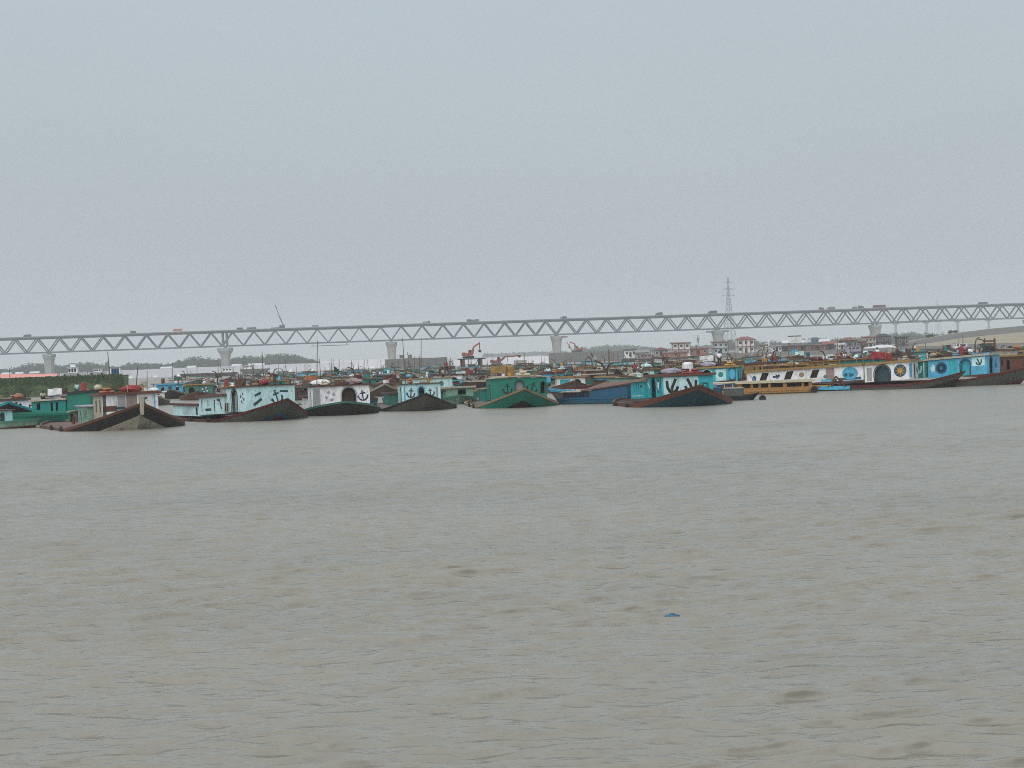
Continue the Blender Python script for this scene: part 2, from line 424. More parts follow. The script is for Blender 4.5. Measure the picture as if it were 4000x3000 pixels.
# grassy bank close by at the left
gb = [(-260, 318), (-150, 312), (-108, 306), (-92, 304), (-80, 303), (-75.5, 306)]
lb = terrain('grassy_bank', land_rows(sub(gb, 40), 55, 3.55, 3, 10, -.32), None, M['grass'], 'dark green grassy river bank with bare soil on top')
soil = MB()
fr = sub(gb, 40)
soil.add([Vector((x - 3.0, y + 9.2, 3.66)) for x, y in fr] + [Vector((x - 20.5, y + 64, 3.92)) for x, y in fr], [(i, i+1, 40+i+1, 40+i) for i in range(39)])
soil.build('soil_top', M['soil'], lb)
def grass_tufts():
    rg = random.Random(5); V = []; Fc = []
    for i in range(9000):
        t = rg.random() ** 0.8; s = rg.random(); x = -150 + t * 73.6 - s * 3
        y0 = 303.5 + abs(x + 80) * 0.055
        y = y0 + 0.4 + s * 9.4; z = (3.5 * min(1, s * 1.15) ** 0.8) - 0.05
        hgt = rg.uniform(.2, .7); a = rg.uniform(0, 3.14); wv = rg.uniform(.12, .35); lean = rg.uniform(-.2, .2)
        k = len(V); dx, dy = math.cos(a) * wv, math.sin(a) * wv
        V += [(x - dx, y - dy, z), (x + dx, y + dy, z), (x + dx * .4 + lean, y + dy * .4, z + hgt), (x - dx * .3 + lean, y - dy * .3, z + hgt * .9)]
        Fc.append((k, k+1, k+2, k+3))
    m = MB(); m.add(V, Fc); tag(m.build('grass', M['grass']), 'rough dark grass growing on the near bank', kind='stuff')
grass_tufts()
# far shore behind the bridge at the left, and the hazy shore at the right
terrain('far_shore', land_rows(sub([(-1400, 1600), (-700, 1545), (-420, 1530), (-255, 1560), (-205, 1600)], 30), 260, 1.6, 8), None, M['mud'], 'low far shore under the trees')
terrain('hazy_shore', land_rows(sub([(60, 2350), (300, 2250), (600, 2150), (1500, 2100)], 30), 300, 1.6, 9), None, M['mud'], 'low hazy shore far beyond the bridge')
# village bank at the right
vb = [(72, 700), (108, 664), (150, 655), (205, 668), (260, 690), (420, 700), (700, 690)]
terrain('village_bank', land_rows(sub(vb, 60), 130, 2.0, 10, 5), None, M['mud'], 'dark muddy bank carrying the tin-roofed village')
# sand and road embankment that climbs to the bridge at the right edge
def embankment():
    rows = []; rg = random.Random(4)
    for i in range(46):
        x = 168 + i * 7.0
        t = min(max((x - 168) / 150, 0), 1)
        hh = float(np.interp(x, [168, 180, 190, 212, 240, 300, 480], [1.6, 2.6, 4.2, 7.2, 9.4, 11.5, 13.0]))
        y0 = 668 + (x - 168) * 0.10
        rows.append([Vector((x, y0 + d * (.5 + .5 * t) + rg.uniform(-1, 1), max(0.3, hh * f) + rg.uniform(-.12, .12)))
                     for d, f in ((6, 0.05), (18, 0.24), (34, 0.46), (52, 0.64), (66, 0.72), (86, 0.93), (104, 1.0), (124, 0.98), (160, 0.1))])
    o = terrain('sand_embankment', rows, None, [M['sand'], M['mud']], 'tan sand embankment climbing towards the bridge')
    for p in o.data.polygons:
        if p.index % 8 in (4, 5): p.material_index = 1
embankment()

# ------------------------------------------------------------------ white sheeted dike and grey sheet-pile walls along the far waterline
def dike(name, pts, h, seg, mat, label, cat, wave=0.0, heaps=0, seed=1, slope=1.6):
    """wall of separate panels along pts; each panel a part with its own small lean"""
    rg = random.Random(seed)
    root = empty(name, (pts[0][0], pts[0][1], 0), 0, label, cat)
    o0 = Vector((pts[0][0], pts[0][1], 0))
    tot = sum(math.dist(pts[i], pts[i+1]) for i in range(len(pts) - 1)); n = max(2, int(tot / seg))
    P = sub(pts, n + 1)
    for i in range(n):
        a, b = Vector((*P[i], 0)) - o0, Vector((*P[i+1], 0)) - o0
        d = (b - a).normalized(); nn = Vector((d.y, -d.x, 0))
        if nn.y > 0: nn = -nn
        ha, hb = h * (1 + wave * math.sin(i * .9 + seed)) , h * (1 + wave * math.sin((i+1) * .9 + seed))
        off = rg.uniform(-.06, .06)
        a2, b2 = a + d * 0.04, b - d * 0.04
        f = nn * (slope + off)
        m = MB().hexa([a2 + f - Vector((0,0,.8)), b2 + f - Vector((0,0,.8)), b2 - nn * 2.5 - Vector((0,0,.8)), a2 - nn * 2.5 - Vector((0,0,.8)),
                       a2 + nn * off + Vector((0,0,ha)), b2 + nn * off + Vector((0,0,hb)), b2 - nn * 2.5 + Vector((0,0,hb)), a2 - nn * 2.5 + Vector((0,0,ha))])
        m.build('panel', mat, root)
        if heaps and i % heaps == 0:
            c = a + (b - a) * rg.random() + nn * (slope + .5)
            w_ = rg.uniform(1.0, 2.2); hh = rg.uniform(.8, 1.7)
            MB().add([c + d * -w_ - Vector((0,0,.3)), c + d * w_ - Vector((0,0,.3)), c + nn * 1.2 - Vector((0,0,.3)), c - nn * 1 + d * w_ * .8 + Vector((0,0,hh)), c - nn * 1 + d * w_ * .2 + Vector((0,0,hh * .7))],
                     [(0,2,4),(2,1,3),(2,3,4),(0,4,3,1),(0,1,2)]).build('bag_heap', M['bag'], root)
    return root
dike('revetment', [(-202, 780), (-196, 790), (-141, 848), (-90, 880)], 4.3, 5.5, M['geobag'], 'long white sheeted dike along the far waterline, beside the blue cloth end', 'dike', 0.02, 2, 2)
dike('revetment', [(-112, 905), (-72, 905)], 5.2, 6, M['geobag'], 'short hazy white dike between the long white dike and the grey wall', 'dike', 0.02, 2, 3)
dike('sheet_pile_wall', [(-62, 762), (-32, 772)], 5.0, 3.0, M['greywall'], 'shorter grey sheet-pile wall with two dark blocks on top', 'wall', 0.03, 0, 4, 0.05)
dike('revetment', [(-30, 800), (0, 812), (24, 806)], 3.6, 5, M['geobag'], 'white dike between the two grey sheet-pile walls', 'dike', 0.03, 2, 5)
dike('sheet_pile_wall', [(19, 775), (60, 745)], 5.0, 3.0, M['greywall'], 'longer grey sheet-pile wall ending at the tin-roofed village', 'wall', 0.02, 0, 6, 0.05)
for px, lb_ in ((1568, 'left'), (1601, 'right')):
    p = at(px, 1398, 768); m = MB()
    m.box(-.95, .95, -.9, .9, 0, 1.5).box(-1.05, 1.05, -1, 1, 1.5, 1.66)
    o = m.build('concrete_block', M['mud']); o.location = (p.x, p.y + 1.0, 5.15)
    tag(o, f'dark block standing on the shorter grey wall, the {lb_} one of two', 'block', 'blocks on the grey wall')
# blue cloth and white frame at the near end of the dike, beyond the grassy bank
p = at(455, 1478, 330)
cl = empty('cloth_shelter', (p.x, p.y, 3.6), 0, 'dark blue cloth shelter with white edges at the end of the grassy bank', 'shelter')
MB().box(-.85, .85, -.7, .7, -0.1, 1.45).build('blue_cloth', M['bluecloth'], cl)
for s in (-1, 1):
    MB().hexa([(s*1.05-.2,-.9,-.6),(s*1.05+.2,-.9,-.6),(s*1.05+.2,-.2,-.6),(s*1.05-.2,-.2,-.6),(s*.95-.12,-.9,1.5),(s*.95+.12,-.9,1.5),(s*.95+.12,-.2,1.5),(s*.95-.12,-.2,1.5)]).build('white_edge', M['bag'], cl)
# pink sheeting on the bank
p0 = at(-60, 1478, 352); p1 = at(222, 1470, 352)
ps = MB().hexa([(p0.x, 352, 3.85), (p1.x, 352, 3.85), (p1.x, 353, 3.85), (p0.x, 353, 3.85), (p0.x, 352.6, 4.85), (p1.x, 352.6, 4.45), (p1.x, 353, 4.45), (p0.x, 353, 4.85)])
tag(ps.build('plastic_sheet', M['pink']), 'long pink plastic sheet stretched along the top of the grassy bank', 'sheet')
# ------------------------------------------------------------------ trees
def leafy(V, Fc, c, rx, rz, n, rg, size):
    for _ in range(n):
        while True:
            q = Vector((rg.uniform(-1, 1), rg.uniform(-1, 1), rg.uniform(-1, 1)))
            if .25 < q.length < 1: break
        p = Vector((c[0] + q.x * rx, c[1] + q.y * rx, c[2] + q.z * rz))
        a = Vector((rg.gauss(0, 1), rg.gauss(0, 1), rg.gauss(0, .7))).normalized(); b = a.cross(Vector((rg.gauss(0, 1), rg.gauss(0, 1), rg.gauss(0, 1)))).normalized()
        s = size * rg.uniform(.5, 1.2); k = len(V)
        V += [p - a * s, p + b * s * .7, p + a * s, p - b * s * .7]; Fc.append((k, k+1, k+2, k+3))
def tree(px, D, h, wdt, kind, label, zb=1.4, seed=0):
    rg = random.Random(seed * 31 + int(px)); x = ray(px, 1400)[0] * D
    root = empty('palm_tree' if kind == 'palm' else 'broadleaf_tree', (x, D, zb), 0, label, 'tree', 'trees standing out on the far shore')
    V, Fc = [], []
    if kind == 'palm':
        t = MB().tube([(0, 0, -.5), (.2, 0, h * .5), (.1, .1, h * .9)], [.32, .22, .16], 6); t.build('trunk', M['bark'], root)
        for i in range(13):
            a = i * 2.4; ln = wdt * rg.uniform(.45, .6); k = len(V); el = rg.uniform(.1, .9)
            for j in range(4):
                r0, r1 = j / 4 * ln, (j + 1) / 4 * ln
                z0, z1 = h * .9 + el * r0 - .22 * r0 * r0, h * .9 + el * r1 - .22 * r1 * r1
                w_ = .42; k = len(V); ca, sa = math.cos(a), math.sin(a)
                V += [Vector((.1 + ca * r0 - sa * w_, .1 + sa * r0 + ca * w_, z0)), Vector((.1 + ca * r0 + sa * w_, .1 + sa * r0 - ca * w_, z0)),
                      Vector((.1 + ca * r1 + sa * w_ * .8, .1 + sa * r1 - ca * w_ * .8, z1)), Vector((.1 + ca * r1 - sa * w_ * .8, .1 + sa * r1 + ca * w_ * .8, z1))]
                Fc.append((k, k+1, k+2, k+3))
    else:
        t = MB().tube([(0, 0, -.5), (.1, 0, h * .3), (.3, .2, h * .7)], [.4, .3, .12], 6)
        for i in range(4):
            a = i * 1.6 + rg.random(); t.tube([(.1, 0, h * (.3 + .07 * i)), (math.cos(a) * wdt * .33, math.sin(a) * wdt * .33, h * (.55 + .08 * i))], [.16, .06], 5)
        t.build('trunk', M['bark'], root)
        for i in range(9):
            a = rg.uniform(0, 6.28); r_ = wdt * rg.uniform(0, .36); zz = h * rg.uniform(.42, .86)
            leafy(V, Fc, (math.cos(a) * r_, math.sin(a) * r_, zz), wdt * rg.uniform(.16, .25), h * rg.uniform(.09, .17), 46, rg, .55)
    m = MB(); m.add(V, Fc); m.build('crown', M['leaf'], root)
    return root
def woods(name, x0, x1, y_fn, h_fn, label, n, seed, zb=1.3, size=.8):
    """far wood that reads as one mass: overlapping clumps of leaves of uneven height"""
    rg = random.Random(seed); V, Fc = [], []
    for i in range(n):
        t = rg.random(); x = x0 + (x1 - x0) * t; y = y_fn(x) + rg.uniform(0, 45); h = h_fn(x) * rg.choice((.7, .8, .9, .95, 1.0)) * rg.uniform(.85, 1.1)
        w_ = rg.uniform(2.2, 4.6)
        leafy(V, Fc, (x, y, zb + h * .62), w_, h * .38, 40, rg, size)
        leafy(V, Fc, (x + rg.uniform(-3, 3), y - 1.5, zb + h * .25), w_ * 1.3, h * .3, 20, rg, size)
    m = MB(); m.add(V, Fc)
    tag(m.build(name, M['leaf']), label, kind='stuff')
def h_left(x):
    if x > -268: return max(1.5, 13.5 * min(1, (-203 - x) / 30) ** .7) if x < -203 else 1.5
    return 10.0 + 2.4 * math.sin(x * .035) + 2.0 * math.sin(x * .11 + 1)
woods('treeline', -640, -204, lambda x: 1615 - 0.02 * (x + 400), h_left, 'dark blue-grey tree line on the far shore under the bridge', 1250, 21, size=1.0)
def h_right(x):
    return 9.5 + 4 * math.sin(x * .013 + .6) + 2.5 * math.sin(x * .047)
woods('hazy_treeline', 95, 900, lambda x: 2330 - (x - 95) * .2, h_right, 'pale hazy tree line beyond the village', 900, 22, size=1.3)
woods('distant_treeline', -60, 120, lambda x: 3300, lambda x: 8.5, 'barely visible tree line far beyond the white dikes', 110, 23, size=1.6)
def h_vill(x): return 9 + 3 * math.sin(x * .03 + 1)
terrain('viaduct_shore', land_rows(sub([(190, 1640), (420, 1600), (800, 1580)], 20), 160, 1.5, 19), None, M['mud'], 'low shore under the viaduct behind the bridge')
woods('viaduct_treeline', 225, 640, lambda x: 1660, h_vill, 'hazy tree line under the right half of the bridge', 420, 24, size=1.0)
TL = [(350, 13, 7, 'b', 'tall round tree left of the widest far-shore gap, above the blue cloth shelter'), (418, 12.5, 6, 'b', 'narrow-crowned tree just right of the tall round far-shore tree'),
      (500, 11, 6, 'b', 'dark bushy tree on the far shore above the white dike end'), (698, 12, 8, 'b', 'broad tree on the far shore left of the wide-headed bridge pier'),
      (755, 14.5, 10, 'b', 'tallest broad tree on the far shore beside the wide-headed bridge pier'), (955, 12, 5, 'palm', 'palm on the far shore, first right of the wide-headed pier'),
      (980, 13, 5, 'palm', 'palm on the far shore, second right of the wide-headed pier'), (1078, 14, 5, 'palm', 'palm rising from the rounded tree mass on the far shore'),
      (160, 12, 6, 'b', 'tree on the far shore just left of the leftmost pier'), (104, 10, 5, 'b', 'small tree on the far shore near the left edge of the picture')]
for i, (px, h, wd, kd, lb_) in enumerate(TL): tree(px, 1606, h, wd, kd, lb_, seed=i)
tree(2730, 2200, 24, 5, 'b', 'thin tall tree poking above the hazy tree line beside a bridge pier', seed=41)
def bush(px, D, h, wd, label, zb, seed):
    rg = random.Random(seed); x = ray(px, 1300)[0] * D
    root = empty('bush', (x, D, zb), 0, label, 'bush', 'bushes on the embankment')
    MB().tube([(0, 0, -.8), (.1, 0, h * .5)], [.18, .08], 5).build('stem', M['bark'], root)
    V, Fc = [], []
    for i in range(6): leafy(V, Fc, (rg.uniform(-wd, wd) * .35, rg.uniform(-1, 1), h * rg.uniform(.25, .75)), wd * .24, h * .3, 40, rg, .4)
    m = MB(); m.add(V, Fc); m.build('crown', M['leaf'], root)
for i, (px, D, h, wd, lb_) in enumerate([(3632, 760, 1.9, 3.4, 'small dark bush on the embankment shoulder, left of two'), (3722, 770, 2.0, 4.6, 'small dark bush on the embankment shoulder, right of two')]):
    bush(px, D, h, wd, lb_, (5.6, 7.2)[i], 50 + i)
# ------------------------------------------------------------------ lattice pylons
def pylon(px, D, H, label):
    x = ray(px, 1300)[0] * D
    root = empty('transmission_tower', (x, D, 0), R(20), label, 'pylon', 'power line towers beyond the bridge')
    def half(z): return (10.5 - 8.2 * min(1, z / (H * .72)) if z < H * .72 else 2.3 - 1.3 * (z - H * .72) / (H * .28))
    lv = [0, 16, 31, 45, 58, 70, 81, 91, H * .72, H * .8, H * .88, H]
    for sx in (-1, 1):
        for sy in (-1, 1):
            MB().tube([(sx * half(z), sy * half(z), z) for z in lv], [.75 - .35 * z / H for z in lv], 4).build('leg', M['steel'], root)
    for i in range(len(lv) - 1):
        a, b, m = half(lv[i]), half(lv[i + 1]), MB()
        for s in (-1, 1):
            for (p, q) in (((-a, s * a), (b, s * b)), ((a, s * a), (-b, s * b)), ((s * a, -a), (s * b, b)), ((s * a, a), (s * b, -b))):
                m.beam((*p, lv[i]), (*q, lv[i + 1]), .42)
        m.build('lattice', M['steel'], root)
    for z, ln in ((H * .74, 13), (H * .83, 11.5), (H * .92, 9.5)):
        m = MB()
        for s in (-1, 1):
            m.beam((0, 0, z), (s * ln, 0, z + .3), .7); m.beam((0, 0, z + 3), (s * ln, 0, z + .5), .5)
        m.build('crossarm', M['steel'], root)
pylon(2850, 2900, 136, 'faint tall lattice pylon rising above the bridge deck')
pylon(3665, 5200, 140, 'barely visible lattice pylon top near the right edge')

# ------------------------------------------------------------------ approach viaduct on T-shaped piers behind the bridge
va = empty('approach_viaduct', (582, 2320, 11.5), R(-4), 'pale concrete viaduct on T-shaped piers behind the bridge', 'viaduct')
for i in range(4):
    x = i * 46.0
    MB().hexa([(x-1.6,-1.6,-13),(x+1.6,-1.6,-13),(x+1.6,1.6,-13),(x-1.6,1.6,-13),(x-1.4,-1.4,17),(x+1.4,-1.4,17),(x+1.4,1.4,17),(x-1.4,1.4,17)]).build('pier', M['concrete'], va)
    MB().hexa([(x-2.2,-2,17.05),(x+2.2,-2,17.05),(x+2.2,2,17.05),(x-2.2,2,17.05),(x-7.5,-2.2,20.2),(x+7.5,-2.2,20.2),(x+7.5,2.2,20.2),(x-7.5,2.2,20.2)]).build('pier_head', M['concrete'], va)
    if i < 3: MB().box(x + .05, x + 45.95, -5, 5, 20.25, 22.6).build('deck_beam', M['deck'], va)

# ------------------------------------------------------------------ village on the right bank
def window_on(root, x, z, y, w_=1.0, h_=1.0, mat=None):
    f = MB().box(x - w_/2 - .1, x + w_/2 + .1, y - .07, y + .05, z - h_/2 - .1, z + h_/2 + .1).build('window', M['white'], root)
    MB().box(x - w_/2, x + w_/2, y - .10, y - .065, z - h_/2, z + h_/2).build('pane', M['glass'], f)
def house(px, D, wd, h, storeys, wall, roof, kind, label, dp=6.0, zb=2.0, name='house', cols=None, nwin=3):
    x = ray(px, 1370)[0] * D
    root = empty(name, (x, D, zb), 0, label, 'house', 'houses of the riverside village')
    sh = (h - (1.0 if kind == 'gable' else .3)) / storeys
    for s in range(storeys):
        z0 = s * sh
        MB().box(-wd/2, wd/2, 0, dp, z0 - (.6 if s == 0 else 0), z0 + sh - .12).build('wall', M[wall], root)
        MB().box(-wd/2 - .35, wd/2 + .35, -.7, dp + .2, z0 + sh - .118, z0 + sh).build('floor_slab', M[roof], root)
        n = nwin
        for i in range(n):
            xx = -wd/2 + (i + .5) * wd / n
            if s == 0 and i == n // 2:
                d_ = MB().box(xx - .55, xx + .55, -.06, .05, 0, min(2.0, sh - .35)).build('door', M['dark'], root)
                MB().box(xx + .35, xx + .43, -.1, -.062, .9, 1.05).build('handle', M['grey_tin'], d_)
            else: window_on(root, xx, z0 + sh * .55, 0, min(1.1, wd / n * .55), sh * .4)
        if cols:
            for i in range(cols):
                xx = -wd/2 + .1 + (wd - .2) * i / (cols - 1)
                MB().box(xx - .13, xx + .13, -.62, -.36, z0, z0 + sh - .12).build('column', M[roof], root)
    z0 = storeys * sh
    if kind == 'gable':
        m = MB(); e = .45
        m.add([(-wd/2-e,-e-.3,z0+.02),(wd/2+e,-e-.3,z0+.02),(wd/2+e,dp+e,z0+.02),(-wd/2-e,dp+e,z0+.02),(-wd/2-e,dp/2,z0+1.15),(wd/2+e,dp/2,z0+1.15)],
              [(0,1,5,4),(2,3,4,5),(0,4,3),(1,2,5),(0,3,2,1)]).build('roof', M[roof], root)
    elif kind == 'hip':
        m = MB(); e = .5
        m.add([(-wd/2-e,-e,z0+.02),(wd/2+e,-e,z0+.02),(wd/2+e,dp+e,z0+.02),(-wd/2-e,dp+e,z0+.02),(-wd*.2,dp/2,z0+1.3),(wd*.2,dp/2,z0+1.3)],
              [(0,1,5,4),(2,3,4,5),(0,4,3),(1,2,5),(0,3,2,1)]).build('roof', M[roof], root)
    elif kind == 'gable_front':
        m = MB(); e = .35
        m.add([(-wd/2-e,-e-.4,z0+.02),(wd/2+e,-e-.4,z0+.02),(wd/2+e,dp+e,z0+.02),(-wd/2-e,dp+e,z0+.02),(0,-e-.4,z0+1.2),(0,dp+e,z0+1.2)],
              [(0,1,4),(1,2,5,4),(2,3,5),(3,0,4,5),(0,3,2,1)]).build('roof', M[roof], root)
    else:
        MB().hexa([(-wd/2-.5,-.9,z0+.02),(wd/2+.5,-.9,z0+.02),(wd/2+.5,dp+.4,z0+.02),(-wd/2-.5,dp+.4,z0+.02),(-wd/2-.5,-.9,z0+.14),(wd/2+.5,-.9,z0+.14),(wd/2+.5,dp+.4,z0+.5),(-wd/2-.5,dp+.4,z0+.5)]).build('roof', M[roof], root)
    return root
M['brick'] = paint('brick_red', (0.21, 0.085, 0.065), 0.85, wear=0.5, dirt=(0.12, 0.06, 0.05), scale=.5)
M['salmon'] = paint('salmon_wall', (0.42, 0.17, 0.12), 0.8, wear=0.4, dirt=(0.28, 0.13, 0.1), scale=.5)
M['teal_wall'] = paint('pale_teal_wall', (0.42, 0.55, 0.56), 0.7, wear=0.3)
M['brown'] = paint('brown_wall', (0.13, 0.09, 0.085), 0.85, wear=0.4, dirt=(0.07, 0.05, 0.05), scale=.4)
M['cream'] = paint('cream_wall', (0.56, 0.5, 0.38), 0.8, wear=0.35)
M['bluegrey'] = paint('blue_grey_tin', (0.10, 0.17, 0.21), 0.6, wear=0.3)
for a in [
    (2462, 712, 5.0, 3.4, 1, 'white', 'tar', 'flat', 'white shed with a dark flat roof at the end of the grey wall'),
    (2510, 706, 6.0, 2.8, 1, 'grey_tin', 'grey_tin', 'gable', 'low grey tin shed between the white shed and the red-gabled shed'),
    (2583, 694, 6.0, 2.9, 1, 'grey_tin', 'red_tin', 'gable_front', 'grey shed with its red gable towards the river'),
    (2728, 690, 9.0, 2.9, 1, 'salmon', 'red_tin', 'flat', 'long low salmon-red building beside the two-storey house with red columns'),
    (2640, 668, 10.0, 1.5, 1, 'salmon', 'red_tin', 'flat', 'low pinkish-red shed at the water edge under the red-columned house'),
    (3000, 690, 5.0, 3.2, 1, 'cream', 'brown', 'flat', 'small cream house beside the thin white stair tower'),
    (3035, 676, 4.0, 2.6, 1, 'white', 'grey_tin', 'flat', 'small white hut with a grey roof left of the billboard'),
    (3070, 680, 7.0, 2.5, 1, 'brown', 'brown', 'flat', 'low brown hut under the left edge of the billboard'),
    (3135, 678, 8.0, 2.6, 1, 'brick', 'brown', 'flat', 'low brick-red shed under the right edge of the billboard'),
    (3195, 680, 7.0, 2.4, 1, 'brick', 'red_tin', 'flat', 'low brick shed in front of the blue-grey tank tower'),
    (3245, 684, 6.6, 3.6, 1, 'brown', 'red_tin', 'gable', 'brown barn with a red ridged roof right of the blue-grey tower'),
    (3290, 676, 3.2, 2.4, 1, 'white', 'white', 'flat', 'tiny white hut beside the brown barn'),
    (3320, 690, 7.0, 4.2, 1, 'brown', 'brick', 'hip', 'brown house with a hipped brick-red roof'),
    (3365, 694, 5.0, 3.4, 1, 'brick', 'brick', 'flat', 'plain brick building right of the hipped-roof house'),
    (3402, 700, 5.0, 5.2, 2, 'cream', 'red_tin', 'flat', 'two-storey cream house with reddish floors near the embankment foot'),
    (3455, 706, 6.0, 5.4, 2, 'brown', 'tar', 'hip', 'dark two-storey house with a hipped roof at the embankment foot'),
    (3530, 706, 4.6, 4.8, 1, 'brown', 'tar', 'flat', 'dark boxy house standing at the foot of the embankment'),
]: house(*a)
house(2662, 686, 8.0, 5.6, 2, 'white', 'red_tin', 'flat', 'two-storey white house with red columns and roof', cols=4)
house(2816, 684, 6.6, 5.4, 2, 'teal_wall', 'red_tin', 'flat', 'two-storey pale house with a thin red roof, left of the similar taller one', cols=2)
house(2915, 680, 7.6, 6.2, 2, 'white', 'red_tin', 'hip', 'two-storey white house with a red hipped roof behind the standing man', cols=5)
# stair tower
x = ray(3004, 1360)[0] * 683
st = empty('stair_tower', (x, 683, 2), 0, 'thin white stepped tower in the village', 'tower')
MB().box(-.25, .25, -.2, .2, 0, 5.6).build('mast', M['white'], st)
for i in range(3): MB().box(-2.2 + i * .35, -.27, -.5, .5, 1.2 + i * 1.2, 1.5 + i * 1.2).build('landing', M['white'], st)
# billboard: white field with faint unreadable print
x = ray(3105, 1330)[0] * 690
bb = empty('billboard', (x, 690, 2), 0, 'white billboard with a dark top edge standing above the village', 'billboard')
MB().box(-2.9, 2.9, 0, .3, 3.6, 6.4).build('board', M['white'], bb)
MB().box(-3.0, 3.0, -.1, .4, 6.42, 6.85).build('top_edge', M['tar'], bb)
for s in (-2.4, 0, 2.4): MB().box(s - .15, s + .15, .32, .6, -.5, 6.4).build('post', M['tar'], bb)
for i, (a, b, z) in enumerate(((-1.9, -.4, 4.9), (-.2, 1.7, 4.85), (.1, 1.0, 5.5), (-1.6, 1.5, 4.4))):
    MB().box(a, b, -.025, -.003, z - .09, z + .09).build('print_line', M['grey_tin'], bb)
# blue-grey tank tower
x = ray(3186, 1340)[0] * 688
tk = empty('tank_tower', (x, 688, 2), 0, 'blue-grey tank tower between the billboard and the brown barn', 'tower')
MB().box(-1.6, 1.6, 0, 3, 0, 3.8).build('body', M['bluegrey'], tk)
MB().lathe([(1.5, 3.82), (1.75, 4.3), (1.75, 5.3), (1.2, 5.8)], 12, (0, 1.5, 0)).build('tank', M['bluegrey'], tk)
window_on(tk, 0, 1.4, 0, 1.3, 1.0)
# white tarpaulin over a sand heap, pale warehouse roofs behind
p = ground(3440, 1358, 2.0)
tp = MB(); rows = []
for i in range(9):
    t = i / 8; rows += [Vector((-7 + 14 * t, 0, -.6)), Vector((-7 + 14 * t, 1.6, .25 + 1.1 * math.sin(math.pi * (t ** 1.4)) + .1 * math.sin(t * 17))), Vector((-7 + 14 * t, 5, -.4))]
tp.add(rows, [(i*3+k, i*3+k+1, i*3+k+4, i*3+k+3) for i in range(8) for k in range(2)])
o = tp.build('tarpaulin', M['geobag']); o.location = (ray(3440, 1350)[0] * 668, 668, 2.1)
tag(o, 'white tarpaulin spread over a heap at the embankment foot', 'tarpaulin')
for i, (px, wd) in enumerate(((3225, 34), (3310, 24))):
    x = ray(px, 1312)[0] * 1500; r_ = empty('warehouse', (x, 1640, 1.4), 0, ('longer' if i == 0 else 'shorter') + ' pale-roofed warehouse among the hazy trees under the bridge', 'warehouse')
    MB().box(-wd/2, wd/2, 0, 12, -1, 5).build('wall', M['brown'], r_)
    MB().add([(-wd/2-.5,-.6,5.02),(wd/2+.5,-.6,5.02),(wd/2+.5,12.6,5.02),(-wd/2-.5,12.6,5.02),(-wd/2-.5,6,8),(wd/2+.5,6,8)], [(0,1,5,4),(2,3,4,5),(0,4,3),(1,2,5),(0,3,2,1)]).build('roof', M['geobag'], r_)
# small pale houses among the far trees at the left
for i, (px, wd, lb_) in enumerate(((22, 9, 'leftmost small pale house among the far trees'), (72, 7, 'second small pale house from the left edge among the far trees'), (132, 9, 'pale house left of the leftmost pier foot'),
        (650, 12, 'wide white-roofed house among the far trees, left of the broad tree'), (745, 9, 'pale hut under the tallest broad far tree'), (925, 10, 'pale hut just right of the wide-headed pier'), (1000, 16, 'long white shed among the far trees under the palms'))):
    x = ray(px, 1440)[0] * 1585
    r_ = empty('house', (x, 1585, 1.2), 0, lb_, 'house', 'pale houses on the far shore')
    MB().box(-wd/2, wd/2, 0, 6, -1, 2.6).build('wall', M['grey_tin'], r_)
    MB().add([(-wd/2-.5,-.6,2.62),(wd/2+.5,-.6,2.62),(wd/2+.5,6.6,2.62),(-wd/2-.5,6.6,2.62),(-wd/2-.5,3,4.4),(wd/2+.5,3,4.4)], [(0,1,5,4),(2,3,4,5),(0,4,3),(1,2,5),(0,3,2,1)]).build('roof', M['geobag'], r_)

# ------------------------------------------------------------------ excavators, cranes and bridge traffic
def excavator(loc, rz, s, label, boom=(55, -70), mat='orange'):
    e = empty('excavator', loc, rz, label, 'excavator', 'excavators working on the river')
    e.scale = (s, s, s)
    for y in (-1.1, 1.1):
        t = MB(); t.prism([(-2.0, .45), (-1.7, .05), (1.7, .05), (2.0, .45), (1.7, .85), (-1.7, .85)], (0, y - .28, 0), (1, 0, 0), (0, 0, 1), (0, -1, 0), .56); t.build('track', M['rubber'], e)
    MB().box(-1.9, 1.5, -1.25, 1.25, .95, 1.9).box(-2.2, -1.2, -1.2, 1.2, 1.0, 2.2).build('body', M[mat], e)
    cb = MB().hexa([(.2,.35,1.9),(1.6,.35,1.9),(1.6,1.25,1.9),(.2,1.25,1.9),(.3,.4,3.1),(1.2,.4,3.1),(1.2,1.2,3.1),(.3,1.2,3.1)]).build('cab', M[mat], e)
    MB().hexa([(.55,.33,2.2),(1.4,.33,2.2),(1.4,1.27,2.2),(.55,1.27,2.2),(.55,.37,2.9),(1.15,.37,2.9),(1.15,1.23,2.9),(.55,1.23,2.9)]).build('cab_window', M['glass'], cb)
    a, b = R(boom[0]), R(boom[1])
    p0 = Vector((1.2, -.3, 1.7)); p1 = p0 + Vector((math.cos(a + .15) * 2.6, 0, math.sin(a + .15) * 2.6)); p2 = p1 + Vector((math.cos(a - .55) * 2.4, 0, math.sin(a - .55) * 2.4))
    MB().beam(p0, p1, .4, .6).beam(p1, p2, .36, .5).build('boom', M[mat], e)
    p3 = p2 + Vector((math.cos(b) * 2.5, 0, math.sin(b) * 2.5))
    MB().beam(p2 - (p3 - p2) * .15, p3, .3, .4).build('stick', M[mat], e)
    MB().prism([(-.5, 0), (.4, .1), (.5, -.5), (.1, -.9), (-.5, -.6)], p3 + Vector((0, .45, 0)), (1, 0, 0), (0, 0, 1), (0, 1, 0), .9).build('bucket', M['rust'], e)
    MB().beam(p0 + Vector((.6, .3, -.1)), p1 + Vector((.1, .3, -.2)), .16).build('hydraulic_ram', M['grey_tin'], e)
    return e
